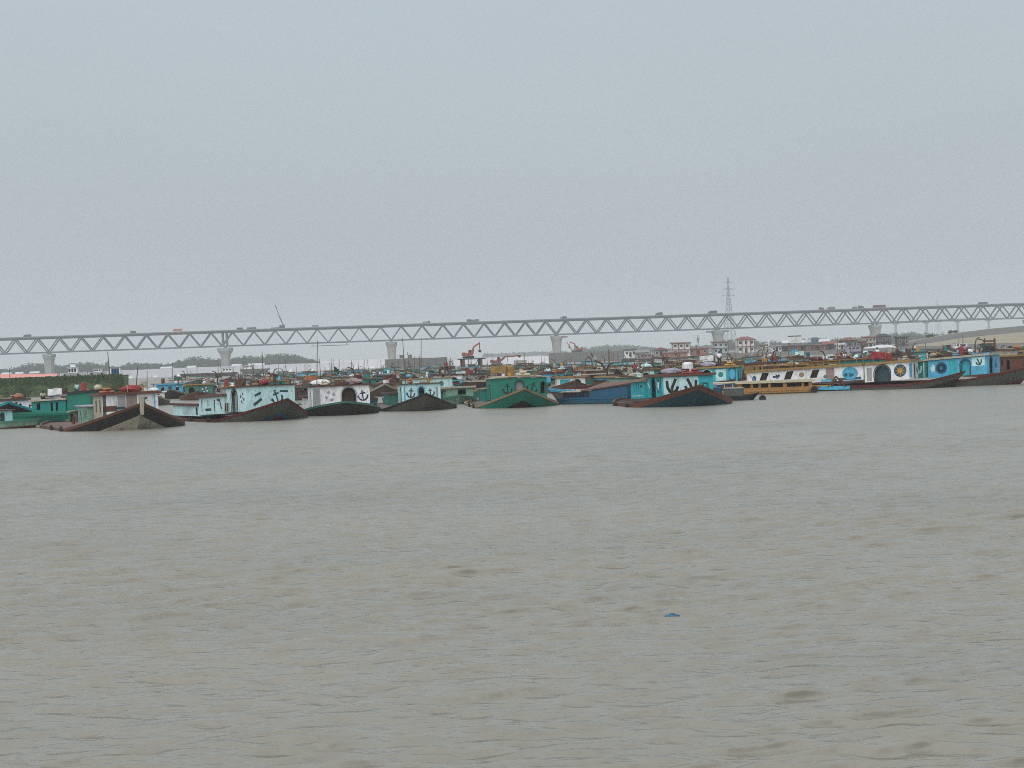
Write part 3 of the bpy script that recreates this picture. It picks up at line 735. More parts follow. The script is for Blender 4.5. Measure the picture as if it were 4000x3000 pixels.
def lorry(px, lane, ln, cabmat, bodymat, label, hgt=3.2, flip=False, kind='lorry'):
    p = bridge_spot(px, lane)
    r_ = empty('lorry' if kind != 'bus' else 'bus', p, BRZ + (math.pi if flip else 0), label, kind, 'traffic on the bridge')
    if kind == 'bus':
        MB().hexa([(-ln/2,-1.25,.5),(ln/2,-1.25,.5),(ln/2,1.25,.5),(-ln/2,1.25,.5),(-ln/2+.2,-1.15,hgt),(ln/2-.3,-1.15,hgt),(ln/2-.3,1.15,hgt),(-ln/2+.2,1.15,hgt)]).build('body', M[bodymat], r_)
        for i in range(6):
            x0 = -ln/2 + .6 + i * (ln - 1.2) / 6
            for s in (-1, 1): MB().box(x0 + .1, x0 + (ln - 1.2) / 6 - .1, s * 1.235 - .03, s * 1.235 + .03, hgt * .55, hgt * .82).build('window', M['glass'], r_)
    else:
        c = MB().hexa([(ln/2-1.9,-1.2,.7),(ln/2,-1.2,.7),(ln/2,1.2,.7),(ln/2-1.9,1.2,.7),(ln/2-1.9,-1.1,2.7),(ln/2-.5,-1.1,2.7),(ln/2-.5,1.1,2.7),(ln/2-1.9,1.1,2.7)]).build('cab', M[cabmat], r_)
        MB().hexa([(ln/2-.22,-1.0,1.75),(ln/2-.15,-1.0,1.75),(ln/2-.15,1.0,1.75),(ln/2-.22,1.0,1.75),(ln/2-.46,-.95,2.55),(ln/2-.39,-.95,2.55),(ln/2-.39,.95,2.55),(ln/2-.46,.95,2.55)]).build('windscreen', M['glass'], c)
        MB().box(-ln/2, ln/2 - 2.0, -1.22, 1.22, 1.0, hgt).build('cargo_body', M[bodymat], r_)
        MB().box(-ln/2, ln/2 - .1, -.5, .5, .55, .98).build('chassis', M['tar'], r_)
    for x_ in (-ln/2 + 1.2, ln/2 - 1.1):
        for y_ in (-1.1, 1.1): MB().tube([(x_, y_ - .15, .48), (x_, y_ + .15, .48)], .48, 10).build('wheel', M['rubber'], r_)
    return r_
M['dkgrey'] = paint('dark_grey_paint', (0.06, 0.065, 0.075), 0.5)
M['maroon'] = paint('maroon_paint', (0.17, 0.035, 0.04), 0.5)
M['green_box'] = paint('green_grey_box', (0.12, 0.17, 0.15), 0.5)
lorry(697, -4, 8.5, 'pink', 'pink', 'coral pink covered bus on the bridge above the far shore', 3.6, kind='bus')
for px, ln, c, b, hh, lb_ in ((112, 6.5, 'dkgrey', 'dkgrey', 2.9, 'dark lorry on the bridge nearest the left edge'), (525, 5, 'dkgrey', 'dkgrey', 3.0, 'small dark lorry on the bridge left of the coral pink bus'),
        (938, 5.5, 'dkgrey', 'tar', 2.7, 'dark lorry on the bridge just right of the joint above the wide-headed pier'), (985, 8.5, 'dkgrey', 'dkgrey', 2.5, 'long low dark lorry on the bridge left of the crane'),
        (1232, 6, 'grey_tin', 'grey_tin', 2.6, 'light grey lorry on the bridge right of the crane'),
        (1665, 7, 'dkgrey', 'grey_tin', 2.4, 'grey lorry on the bridge right of the third pier'), 
        (1835, 6, 'dkgrey', 'dkgrey', 3.1, 'dark lorry, left of a close pair at the middle of the bridge'), (1858, 5, 'dkgrey', 'green_box', 3.0, 'greenish lorry, right of a close pair at the middle of the bridge'),
        (2198, 6, 'grey_tin', 'dkgrey', 2.8, 'lorry on the bridge above the fourth pier'),
        (2570, 6.5, 'dkgrey', 'dkgrey', 3.5, 'dark tipper on the bridge left of the pylon'), (2778, 8.5, 'dkgrey', 'tar', 3.4, 'dark rounded lorry on the bridge just left of the pylon'),
        (3203, 4.5, 'maroon', 'maroon', 3.0, 'small maroon lorry on the bridge above the village'), (3240, 7.5, 'green_box', 'green_box', 3.3, 'green-grey box lorry on the bridge beside the maroon one'),
        (3332, 4, 'maroon', 'maroon', 2.6, 'small reddish lorry left of the dark tipper above the embankment'), (3357, 5.5, 'dkgrey', 'dkgrey', 3.4, 'dark tipper on the bridge left of the maroon and white bus'), (3830, 9, 'dkgrey', 'dkgrey', 2.9, 'long dark lorry on the bridge near the right edge')):
    lorry(px, -5, ln, c, b, lb_, hh, flip=(px % 2 == 0))
lorry(3428, -5, 12, 'maroon', 'maroon', 'long maroon bus on the bridge above the embankment', 3.5, kind='bus')
# mobile crane on the bridge
p = bridge_spot(1100, -5)
cr = empty('mobile_crane', p, BRZ, 'dark mobile crane with a raised reddish jib on the bridge', 'crane')
MB().box(-9, 3, -1.3, 1.3, .9, 1.7).build('carrier', M['dkgrey'], cr)
MB().box(-1.6, 3.2, -1.2, 1.2, 1.75, 3.6).build('cabin', M['dkgrey'], cr)
MB().beam((2, 0, 3.2), (-1.8, 0, 12.5), 1.0, .9).beam((-1.8, 0, 12.5), (-4.3, 0, 21.5), .62, .6).build('jib', M['maroon'], cr)
MB().beam((-4.1, 0, 21.0), (-5.2, 0, 20.6), .5).build('jib_head', M['dkgrey'], cr)
for x_ in (-8, -6.5, .5, 2): 
    for y_ in (-1.15, 1.15): MB().tube([(x_, y_ - .17, .5), (x_, y_ + .17, .5)], .5, 10).build('wheel', M['rubber'], cr)
# platform crane and excavator at the grey wall
excavator(tuple(at(2262, 1378, 792).xy) + (5.1,), R(175), 1.0, 'small orange excavator on top of the longer grey wall', (60, -75))
p = at(2240, 1380, 800)
c2 = empty('crawler_crane', (p.x, 800, 4.9), 0, 'faint pinkish crane jib leaning left behind the longer grey wall', 'crane')
MB().beam((0, 0, 0), (-3.3, 0, 5.6), .45).build('jib', M['salmon'], c2)
MB().box(-.9, 1.2, -1, 1, -.8, .9).build('cabin', M['dkgrey'], c2)
MB().beam((.6, 0, .5), (.8, 0, 5.0), .4).build('mast', M['grey_tin'], c2)
# ------------------------------------------------------------------ boat kit
C = {   # boat paints (base colours)
    'charcoal': (0.026, 0.024, 0.026), 'grey': (0.11, 0.115, 0.11), 'olive grey': (0.095, 0.10, 0.085), 'black': (0.018, 0.018, 0.022),
    'emerald': (0.0, 0.22, 0.155), 'dark green': (0.01, 0.07, 0.05), 'teal': (0.0, 0.27, 0.24), 'turquoise': (0.03, 0.46, 0.54),
    'sky blue': (0.09, 0.48, 0.74), 'blue': (0.01, 0.105, 0.20), 'deep teal': (0.008, 0.065, 0.085), 'pale cyan': (0.62, 0.89, 0.91), 'pale green': (0.22, 0.38, 0.30), 'sea green': (0.06, 0.22, 0.16),
    'white': (0.88, 0.89, 0.90), 'cream': (0.60, 0.53, 0.38), 'yellow': (0.58, 0.34, 0.05), 'ochre': (0.33, 0.20, 0.055), 'orange': (0.48, 0.15, 0.04),
    'dark red': (0.105, 0.016, 0.018), 'red': (0.32, 0.03, 0.035), 'red-brown': (0.15, 0.052, 0.035), 'rust': (0.14, 0.055, 0.03), 'brown': (0.095, 0.058, 0.038),
    'tan': (0.33, 0.24, 0.15), 'pinkish grey': (0.34, 0.25, 0.24), 'light grey': (0.36, 0.37, 0.37), 'lilac': (0.40, 0.36, 0.46), 'navy': (0.012, 0.022, 0.07),
    'bone': (0.46, 0.42, 0.33), 'dull ochre': (0.42, 0.215, 0.065), 'jug blue': (0.05, 0.17, 0.26),
}
def P(c):
    return paint('paint_' + c.replace(' ', '_'), C[c], 0.5, wear=0.46, dirt=tuple(0.55 * v + 0.02 for v in (0.15, 0.10, 0.065)), scale=1.1)
def PH(c):
    """hull paint: the same colour with rust and scrape patches"""
    return paint('hull_' + c.replace(' ', '_'), C[c], 0.55, wear=0.62, dirt=(0.075, 0.036, 0.02), scale=0.55)
def smooth01(t): t = min(max(t, 0), 1); return t * t * (3 - 2 * t)
def hull(root, L, B, peak, hmid, hstern, rows, rail, deckc, bowlen=6.5, pw=1.5, arc=1.0, rake=1.15, flare=.16, rail_h=.10, raildrop=.16, stations=20):
    s0 = 1 - bowlen / L; st = []
    xs = [i / 7 * s0 for i in range(7)] + [s0 + (1 - s0) * (i / stations) for i in range(stations + 1)]
    for s in xs:
        k = max(0, (s - s0) / (1 - s0)); q = smooth01(1 - s / .22) if s < .22 else 0
        b = B / 2 * (1 - k ** pw) * (1 - .3 * q * q)
        h = hmid + (peak - hmid) * (1 - b / (B / 2)) ** arc if k > 0 else hmid + (hstern - hmid) * q
        st.append((-L * (1 - s), max(b, .03), h, smooth01(k)))
    ds = [0.0]; mids = []
    for d, c in rows: ds.append(ds[-1] + d); mids.append(c)
    ds.append(99); cols_ = list(dict.fromkeys(mids)); nr = len(ds)
    def pt(x, b, h, bw, d, sgn):
        t = min(d, h + .75)
        return (x - rake * t * bw, sgn * max(.02, b * (1 - flare * t * (.35 + .65 * bw))), h - t)
    m = MB(); V, Fc, Mi = [], [], []
    for sgn in (-1, 1):
        k0 = len(V)
        for (x, b, h, bw) in st:
            for d in ds: V.append(pt(x, b, h, bw, d, sgn))
        for i in range(len(st) - 1):
            for j in range(nr - 1):
                f = (k0 + i*nr + j, k0 + (i+1)*nr + j, k0 + (i+1)*nr + j + 1, k0 + i*nr + j + 1)
                Fc.append(f if sgn > 0 else f[::-1]); Mi.append(cols_.index(mids[min(j, len(mids) - 1)]))
    half = len(st) * nr
    Fc.append(tuple(list(range(nr)) + list(range(half + nr - 1, half - 1, -1)))); Mi.append(cols_.index(mids[0]))     # transom
    e = (len(st) - 1) * nr
    for j in range(nr - 1): Fc.append((e + j, half + e + j, half + e + j + 1, e + j + 1)); Mi.append(cols_.index(mids[min(j, len(mids) - 1)]))
    m.v = V; m.f = Fc; m.m = Mi
    m.build('hull', [PH(c) for c in cols_], root)
    dk = MB(); V = []; n = len(st)
    for (x, b, h, bw) in st: V += [(x - .02, -b * .985, h - .09), (x - .02, b * .985, h - .09)]
    dk.add(V, [(2*i, 2*i+1, 2*i+3, 2*i+2) for i in range(n - 1)]); dk.build('deck', P(deckc), root)
    for sgn in (-1, 1):            # gunwale strake standing proud of the hull, one each side
        V = []; Fc = []
        for (x, b, h, bw) in st:
            o_ = .045
            y0, y1 = sgn * (b + o_), sgn * max(b - .14, .0)
            fx = .05 * bw
            V += [(x + fx - rake * raildrop * bw, sgn * (b * (1 - flare * raildrop * (.35 + .65 * bw)) + o_), h - raildrop), (x + fx, y0, h + rail_h), (x, y1, h + rail_h), (x, y1, h - .06)]
        for i in range(n - 1):
            for j in range(4): Fc.append((i*4+j, i*4+(j+1) % 4, (i+1)*4+(j+1) % 4, (i+1)*4+j))
        Fc.append((0, 1, 2, 3)); Fc.append(tuple((n-1)*4 + j for j in (3, 2, 1, 0)))
        g_ = MB(); g_.add(V, Fc); g_.build('gunwale', P(rail), root)
    return st
def ribbon(pts, wd):
    """thick 2-D polyline as quads"""
    out = []
    for i in range(len(pts) - 1):
        a, b = Vector(pts[i]), Vector(pts[i+1]); d = (b - a).normalized(); n_ = Vector((-d.y, d.x)) * wd / 2
        a2, b2 = a - d * wd * .25, b + d * wd * .25
        out.append([tuple(a2 - n_), tuple(b2 - n_), tuple(b2 + n_), tuple(a2 + n_)])
    return out
def anchor2d(sz, tilt=0.0, style=0):
    q = []
    q += ribbon([(0, -.46), (0, .30)], .13)
    q += ribbon([(-.24, .22), (.24, .22)], .10)
    q += ribbon([(.09 * math.cos(t), .39 + .09 * math.sin(t)) for t in [i * math.pi / 3 for i in range(7)]], .06)
    q += ribbon([(-.44, -.08), (-.38, -.28), (-.2, -.44), (0, -.5), (.2, -.44), (.38, -.28), (.44, -.08)], .14)
    q += [[(-.56, -.12), (-.36, -.2), (-.42, .08)], [(.36, -.2), (.56, -.12), (.42, .08)]]
    tilt += random.uniform(-.12, .12); jx, jy = random.uniform(.85, 1.1), random.uniform(.9, 1.1)      # painted by hand: no two alike
    q = [[(x * jx + random.uniform(-.025, .025), y * jy + random.uniform(-.025, .025)) for x, y in p] for p in q]
    c, s = math.cos(tilt), math.sin(tilt)
    return [[((x * c - y * s) * sz, (x * s + y * c) * sz) for x, y in p] for p in q]
class Wall:
    """upright wall with real openings; also carries painted emblems"""
    def __init__(s, root, o, u, n, ln, h, mat, xf=None, th=.07, name='wall'):
        s.root, s.o, s.u, s.n, s.ln, s.h, s.mat, s.xf, s.th, s.name = root, Vector(o), Vector(u), Vector(n), ln, h, mat, xf, th, name
    def make(s, items):
        ops = sorted([i for i in items if i[0] in ('arch', 'win', 'door')], key=lambda i: i[1])
        m = MB(s.xf); Z = Vector((0, 0, 1)); h = s.h
        def edge(op, side, z):
            sl = op[5] if op[0] == 'win' and len(op) > 5 else 0
            return op[1] + side * op[2] / 2 + sl * (z - (op[3] + op[4]) / 2)
        prev = None
        for op in ops + [None]:
            l0 = 0 if prev is None else edge(prev, 1, 0); l1 = 0 if prev is None else edge(prev, 1, h)
            r0 = s.ln if op is None else edge(op, -1, 0); r1 = s.ln if op is None else edge(op, -1, h)
            if r0 - l0 > .01 or r1 - l1 > .01: m.prism([(l0, 0), (r0, 0), (r1, h), (l1, h)], s.o, s.u, Z, s.n, s.th)
            if op is None: break
            zb, zt = op[3], op[4]
            if zb > .02: m.prism([(edge(op, -1, 0), 0), (edge(op, 1, 0), 0), (edge(op, 1, zb), zb), (edge(op, -1, zb), zb)], s.o, s.u, Z, s.n, s.th)
            if op[0] == 'arch':
                r_ = op[2] / 2; zs = max(zb + .1, zt - r_); N = 10
                arc_ = [(op[1] - r_ * math.cos(math.pi * i / N), zs + (zt - zs) * math.sin(math.pi * i / N)) for i in range(N + 1)]
                for i in range(N):
                    a, b = arc_[i], arc_[i+1]; m.prism([a, b, (b[0], h), (a[0], h)], s.o, s.u, Z, s.n, s.th)
            elif zt < h - .02:
                m.prism([(edge(op, -1, zt), zt), (edge(op, 1, zt), zt), (edge(op, 1, h), h), (edge(op, -1, h), h)], s.o, s.u, Z, s.n, s.th)
            prev = op
        s.obj = m.build(s.name, s.mat, s.root)
        for i in items: s.item(i, edge)
        return s.obj
    def flat(s, name, polys, cu, cz, mat, lift=.014, th=.012):
        m = MB(s.xf); o_ = s.o + s.u * cu + Vector((0, 0, cz))
        for k, p in enumerate(polys): m.prism(p, o_ + s.n * (lift + .0006 * (k % 5)), s.u, (0, 0, 1), s.n, th)
        return m.build(name, mat, s.obj)
    def item(s, i, edge):
        k = i[0]
        if k == 'arch':
            r_ = i[2] / 2; zs = max(i[3] + .1, i[4] - r_); N = 10
            if len(i) > 6 and i[6]:
                tp_ = [(i[1] + (r_ + .07) * math.cos(math.pi * j / N), zs + (i[4] - zs + .07) * math.sin(math.pi * j / N)) for j in range(N + 1)]
                s.flat('arch_trim', ribbon([(i[1] + r_ + .04, max(i[3], .05))] + tp_ + [(i[1] - r_ - .04, max(i[3], .05))], .10), 0, 0, P(i[6]))
            if len(i) > 5 and i[5]:
                poly = [(i[1] - r_, i[3]), (i[1] + r_, i[3])] + [(i[1] + r_ * math.cos(math.pi * j / N), zs + (i[4] - zs) * math.sin(math.pi * j / N)) for j in range(N + 1)]
                m = MB(s.xf); m.prism(poly, s.o - s.n * (s.th + .25), s.u, (0, 0, 1), s.n, .04); m.build('door', P(i[5]), s.root)
        elif k == 'win':
            if len(i) > 6 and i[6]:
                m = MB(s.xf); zb, zt = i[3], i[4]
                m.prism([(edge(i, -1, zb), zb), (edge(i, 1, zb), zb), (edge(i, 1, zt), zt), (edge(i, -1, zt), zt)], s.o - s.n * (s.th + .02), s.u, (0, 0, 1), s.n, .03); m.build('shutter', P(i[6]), s.root)
        elif k == 'anchor': s.flat('anchor_emblem', anchor2d(i[3], i[4]), i[1], i[2], P(i[5]), .014, .016)
        elif k == 'buoy':
            N = 16; r1, r0 = i[3] / 2, i[3] / 2 * .55; A = [[], []]
            for j in range(N):
                t0, t1 = 2 * math.pi * j / N, 2 * math.pi * (j + 1) / N
                A[(j // 2) % 2].append([(r0 * math.cos(t0), r0 * math.sin(t0)), (r1 * math.cos(t0), r1 * math.sin(t0)), (r1 * math.cos(t1), r1 * math.sin(t1)), (r0 * math.cos(t1), r0 * math.sin(t1))])
            s.flat('lifebuoy_emblem', A[0] + A[1], i[1], i[2], P(i[5]))
            for j in range(0, len(A[0]), 2): s.flat('lifebuoy_band', A[0][j:j + 2], i[1], i[2], P(i[4]), .022)
        elif k == 'panel': s.flat('painted_panel', [[(i[1], i[3]), (i[2], i[3]), (i[2], i[4]), (i[1], i[4])]], 0, 0, P(i[5]), .007, .006)
        elif k == 'disc':
            N = 14; s.flat('painted_disc', [[(i[3] / 2 * math.cos(2 * math.pi * j / N), i[3] / 2 * math.sin(2 * math.pi * j / N) * (i[5] if len(i) > 5 else 1)) for j in range(N)]], i[1], i[2], P(i[4]), .011, .01)
        elif k == 'shield':
            z_ = i[3]; s.flat('shield_emblem', [[(-.3*z_, .5*z_), (-.34*z_, -.05*z_), (-.2*z_, -.38*z_), (0, -.55*z_), (.2*z_, -.38*z_), (.34*z_, -.05*z_), (.3*z_, .5*z_)]], i[1], i[2], P(i[4]), .012, .01)
            s.flat('shield_field', [[(-.17*z_, .3*z_), (-.2*z_, -.05*z_), (0, -.36*z_), (.2*z_, -.05*z_), (.17*z_, .3*z_)]], i[1], i[2], P(i[5]), .02, .01)
        elif k == 'hook':       # a painted hook-like flourish
            z_ = i[3]; fl = i[5] if len(i) > 5 else 1
            s.flat('painted_flourish', [[(x * fl, y) for x, y in p] for p in ribbon([(-.42*z_, .34*z_), (-.40*z_, -.02*z_), (-.26*z_, -.34*z_), (0, -.42*z_), (.24*z_, -.28*z_), (.34*z_, -.06*z_)], .2 * z_) + ribbon([(.18*z_, .46*z_), (-.02*z_, .02*z_), (-.14*z_, -.36*z_)], .2 * z_)], i[1], i[2], P(i[4]))
        elif k == 'bar': s.flat('painted_stroke', ribbon([(i[1], i[2]), (i[3], i[4])], i[5]), 0, 0, P(i[6]))
        elif k == 'star':
            N = 8; z_ = i[3]; s.flat('compass_emblem', [[(0, 0), (z_ * .15 * math.cos(t - .4), z_ * .15 * math.sin(t - .4)), (z_ * .5 * math.cos(t), z_ * .5 * math.sin(t)), (z_ * .15 * math.cos(t + .4), z_ * .15 * math.sin(t + .4))] for t in [j * math.pi / 4 for j in range(N)]], i[1], i[2], P(i[4]))
def cabin(root, x0, ln, wd, z0, h, wall, roofc, front=(), left=(), right=(), rise=.035, trim=None, over=.22, frontc=None, back=True, thick=.09, railing=0, crown=.0, boards=0):
    """deck house: x0 metres behind the bow tip; left and right are the sides as seen from ahead"""
    def xf(p): return Vector((p.x, p.y, p.z + rise * (p.x + x0 + ln)))
    f = Wall(root, (-x0, -wd/2, z0), (0, 1, 0), (1, 0, 0), wd, h, P(frontc or wall), xf); f.make([(i[0], i[1] + wd/2, *i[2:]) if i[0] not in ('panel', 'bar') else ((i[0], i[1] + wd/2, i[2] + wd/2, *i[3:]) if i[0] == 'panel' else (i[0], i[1] + wd/2, i[2], i[3] + wd/2, *i[4:])) for i in front])
    Wall(root, (-x0 - .072, -wd/2, z0), (-1, 0, 0), (0, -1, 0), ln - .145, h, P(wall), xf).make(list(left))
    Wall(root, (-x0 - .072, wd/2, z0), (-1, 0, 0), (0, 1, 0), ln - .145, h, P(wall), xf).make(list(right))
    if back: Wall(root, (-x0 - ln, -wd/2, z0), (0, 1, 0), (-1, 0, 0), wd, h, P(wall), xf).make([])
    m = MB(xf); z1 = z0 + h + .004; e = over
    if crown:
        N = 8; V = []
        for j in range(N + 1):
            y = -wd/2 - e + (wd + 2 * e) * j / N; zz = z1 + crown * (1 - (2 * j / N - 1) ** 2)
            V += [(-x0 + e, y, zz), (-x0 - ln - e, y, zz), (-x0 + e, y, zz + thick), (-x0 - ln - e, y, zz + thick)]
        Fc = []
        for j in range(N):
            a, b = j * 4, j * 4 + 4; Fc += [(a, a+1, b+1, b), (a+2, b+2, b+3, a+3), (a, b, b+2, a+2), (a+1, a+3, b+3, b+1)]
        Fc += [(0, 2, 3, 1), (N*4, N*4+1, N*4+3, N*4+2)]
        m.add(V, Fc)
    else: m.box(-x0 - ln - e, -x0 + e, -wd/2 - e, wd/2 + e, z1, z1 + thick)
    ro = m.build('roof', P(roofc), root)
    if trim:
        t = MB(xf)
        t.box(-x0 + e + .003, -x0 + e + .05, -wd/2 - e, wd/2 + e, z1 - .05, z1 + thick + .06)
        for s in (-1, 1): t.box(-x0 - ln - e, -x0 + e, s * (wd/2 + e + .026) - .023, s * (wd/2 + e + .026) + .023, z1 - .05, z1 + thick + .06)
        t.build('fascia', P(trim), ro)
    for b_ in range(boards):        # loose planks laid along the roof edge
        y = -wd/2 + .3 + b_ * .34
        MB(xf).box(-x0 - ln + .3, -x0 - .2 - .2 * (b_ % 3), y, y + .28, z1 + thick + crown * .4 + .003, z1 + thick + crown * .4 + .05).build('plank', P('tan'), ro)
    if railing:
        for s in (-1, 1):
            n_ = max(3, int(ln / railing))
            r_ = MB(xf).beam((-x0 - ln, s * (wd/2 + .05), z1 + thick + .55), (-x0, s * (wd/2 + .05), z1 + thick + .55), .05).build('roof_rail', P(trim or roofc), root)
            for j in range(n_ + 1):
                x = -x0 - ln * j / n_; MB(xf).beam((x, s * (wd/2 + .05), z1 + thick), (x, s * (wd/2 + .05), z1 + thick + .55), .05).build('rail_post', P(trim or roofc), r_)
    def top(dx, dy):       # a point on the roof, for things that stand on it
        return Vector((-x0 - dx, dy, z1 + thick + rise * (ln - dx) + (crown * (1 - (2 * dy / (wd + 2 * e)) ** 2) if crown else 0)))
    return top
def pole(root, x, y, z, h, lean=(0, 0), r=.05, mat='bamboo'):
    MB().tube([(x, y, z), (x + lean[0] * h * .5, y + lean[1] * h * .5, z + h * .5), (x + lean[0] * h * 1.05, y + lean[1] * h * 1.05, z + h)], [r, r * .85, r * .6], 5).build('pole', M[mat], root)
def flag(root, x, y, z, h, c1='dark green', ang=.3, sz=1.0):
    po = MB().tube([(x, y, z), (x, y, z + h)], .035, 5).build('flagpole', M['bamboo'], root)
    m = MB(); V = []
    for i in range(6):
        t = i / 5; yy = .1 * math.sin(t * 6); dx, dy = math.sin(ang), math.cos(ang)
        V += [(x + dx * sz * t - dy * yy, y + dy * sz * t + dx * yy, z + h - .35 * t * sz), (x + dx * sz * t - dy * yy, y + dy * sz * t + dx * yy, z + h - .6 * sz - .35 * t * sz)]
    m.add(V, [(2*i, 2*i+1, 2*i+3, 2*i+2) for i in range(5)]); m.build('flag_cloth', P(c1), po)
def boat_root(px, D, a, label, name='cargo_boat', group='sand boats moored in the fleet', x=None):
    xx = ray(px, 1500)[0] * D if x is None else x
    return empty(name, (xx, D, 0), a - math.pi / 2, label, 'boat', group)
def w(root, p): return root.matrix_basis @ Vector(p)

# ------------------------------------------------------------------ loose things that lie about on roofs and decks
def drum(): 
    return [('body', MB().lathe([(.27, 0), (.29, .05), (.29, .28), (.31, .30), (.29, .32), (.29, .58), (.31, .6), (.29, .62), (.29, .86), (.27, .9)], 12), 0), ('lid', MB().lathe([(.25, .905), (.25, .93), (.05, .94)], 12), 0)]
def bucket(): return [('body', MB().lathe([(.13, 0), (.19, .32), (.2, .34), (.17, .33)], 10), 0), ('handle', MB().tube([(-.19, 0, .33), (-.12, 0, .5), (.12, 0, .5), (.19, 0, .33)], .012, 4), 1)]
def crate():
    r_ = [('base', MB().box(-.4, .4, -.3, .3, 0, .04), 0)]
    for i in range(3):
        for s in (-1, 1): r_.append(('slat', MB().box(-.42, .42, s * .31 - .015, s * .31 + .015, .05 + i * .16, .17 + i * .16), 0))
    for s in (-1, 1): r_.append(('end_panel', MB().box(s * .4 - .015, s * .4 + .015, -.29, .29, .05, .5), 0))
    return r_
def bundle():
    rg = random.Random(random.random()); m = MB(); N, K = 9, 5; V = []
    for k in range(K + 1):
        f = math.sin(math.pi * (k + .35) / (K + .7)) ** .6
        for j in range(N): 
            t = 2 * math.pi * j / N; q = rg.uniform(.8, 1.15); V.append((-.9 + 1.8 * k / K, .42 * f * math.cos(t) * q, max(0, .3 + .33 * f * math.sin(t) * q)))
    Fc = [(i*N+j, i*N+(j+1) % N, (i+1)*N+(j+1) % N, (i+1)*N+j) for i in range(K) for j in range(N)] + [tuple(range(N-1, -1, -1)), tuple(K*N+j for j in range(N))]
    m.add(V, Fc)
    return [('cloth', m, 0), ('lashing', MB().tube([(.3 , .46 * math.cos(t), .3 + .36 * math.sin(t)) for t in [i * math.pi / 5 for i in range(11)]], .03, 4), 1)]
def sacks():
    r_ = []
    for i, (x, y, z, a) in enumerate(((-.35, 0, 0, .1), (.38, .05, 0, -.15), (0, .02, .24, .05))):
        m = MB(); N = 8; V = []
        for k, (f, q) in enumerate(((.3, -.36), (.85, -.26), (1, 0), (.85, .26), (.3, .36))):
            for j in range(N): t = 2 * math.pi * j / N; V.append((x + q * math.cos(a) - .24 * f * math.cos(t) * math.sin(a), y + q * math.sin(a) + .24 * f * math.cos(t) * math.cos(a), z + .13 + .13 * f * math.sin(t)))
        m.add(V, [(p*N+j, p*N+(j+1) % N, (p+1)*N+(j+1) % N, (p+1)*N+j) for p in range(4) for j in range(N)] + [tuple(range(N-1, -1, -1)), tuple(4*N+j for j in range(N))])
        r_.append(('sack', m, 0))
    return r_
def planks():
    return [('plank', MB().box(-1.4 + .1 * (i % 2), 1.4 - .08 * (i % 3), -.32 + .21 * (i % 3), -.13 + .21 * (i % 3), .055 * (i // 3), .055 * (i // 3) + .05), 0) for i in range(6)]
def tyre(): 
    N, K = 14, 6; m = MB(); V = []
    for i in range(N):
        t = 2 * math.pi * i / N
        for k in range(K): q = 2 * math.pi * k / K; r_ = .36 + .11 * math.cos(q); V.append((r_ * math.cos(t), r_ * math.sin(t), .11 + .1 * math.sin(q)))
    m.add(V, [(i*K+k, ((i+1) % N)*K+k, ((i+1) % N)*K+(k+1) % K, i*K+(k+1) % K) for i in range(N) for k in range(K)])
    return [('ring', m, 0)]
def ropecoil():
    return [('rope', MB().tube([((.34 - .012 * i % .1) * math.cos(i * .7), (.34 - .012 * i % .1) * math.sin(i * .7), .04 + .006 * i) for i in range(30)], .035, 5), 0)]
def tank():
    return [('tank', MB().lathe([(.42, 0), (.5, .1), (.5, .3), (.47, .33), (.5, .36), (.5, .62), (.47, .65), (.5, .68), (.48, .95), (.3, 1.08), (.18, 1.1)], 14), 0), ('cap', MB().lathe([(.17, 1.1), (.17, 1.18), (.05, 1.19)], 10), 1)]
def cloth_line():
    m = MB(); V = []
    for i in range(7):
        for j in range(5): V.append((-.9 + .3 * i, .03 * math.sin(i * 1.7 + j), 1.1 - .17 * j - .05 * math.sin(i * 1.1)))
    m.add(V, [(i*5+j, i*5+j+1, i*5+j+6, i*5+j+5) for i in range(6) for j in range(4)])
    return [('cloth', m, 0), ('post', MB().beam((-1, 0, 0), (-1, 0, 1.25), .05), 1), ('post', MB().beam((1, 0, 0), (1, 0, 1.25), .05), 1), ('line', MB().beam((-1, 0, 1.16), (1, 0, 1.16), .02), 1)]
def pump():
    return [('engine', MB().box(-.4, .3, -.22, .22, .08, .5).box(-.3, .1, -.15, .15, .5, .66), 0), ('flywheel', MB().tube([(.34, 0, .32), (.42, 0, .32)], .3, 12), 1), ('skid', MB().box(-.5, .5, -.26, -.18, 0, .078).box(-.5, .5, .18, .26, 0, .078), 1), ('exhaust', MB().tube([(-.2, .1, .62), (-.2, .1, 1.15), (-.35, .1, 1.25)], .04, 6), 1)]
KIT = {'plastic_drum': drum, 'bucket': bucket, 'slatted_crate': crate, 'tarpaulin_bundle': bundle, 'sack_pile': sacks, 'plank_stack': planks, 'old_tyre': tyre, 'rope_coil': ropecoil, 'water_tank': tank, 'washing_line': cloth_line, 'pump_engine': pump}
CAT = {'plastic_drum': 'drum', 'slatted_crate': 'crate', 'tarpaulin_bundle': 'tarpaulin', 'sack_pile': 'sacks', 'plank_stack': 'planks', 'old_tyre': 'tyre', 'rope_coil': 'rope', 'water_tank': 'tank', 'washing_line': 'laundry', 'pump_engine': 'engine'}
SECOND = {'bucket': 'grey', 'tarpaulin_bundle': 'bone', 'water_tank': 'black', 'washing_line': 'brown', 'pump_engine': 'rust'}
_litter = {}
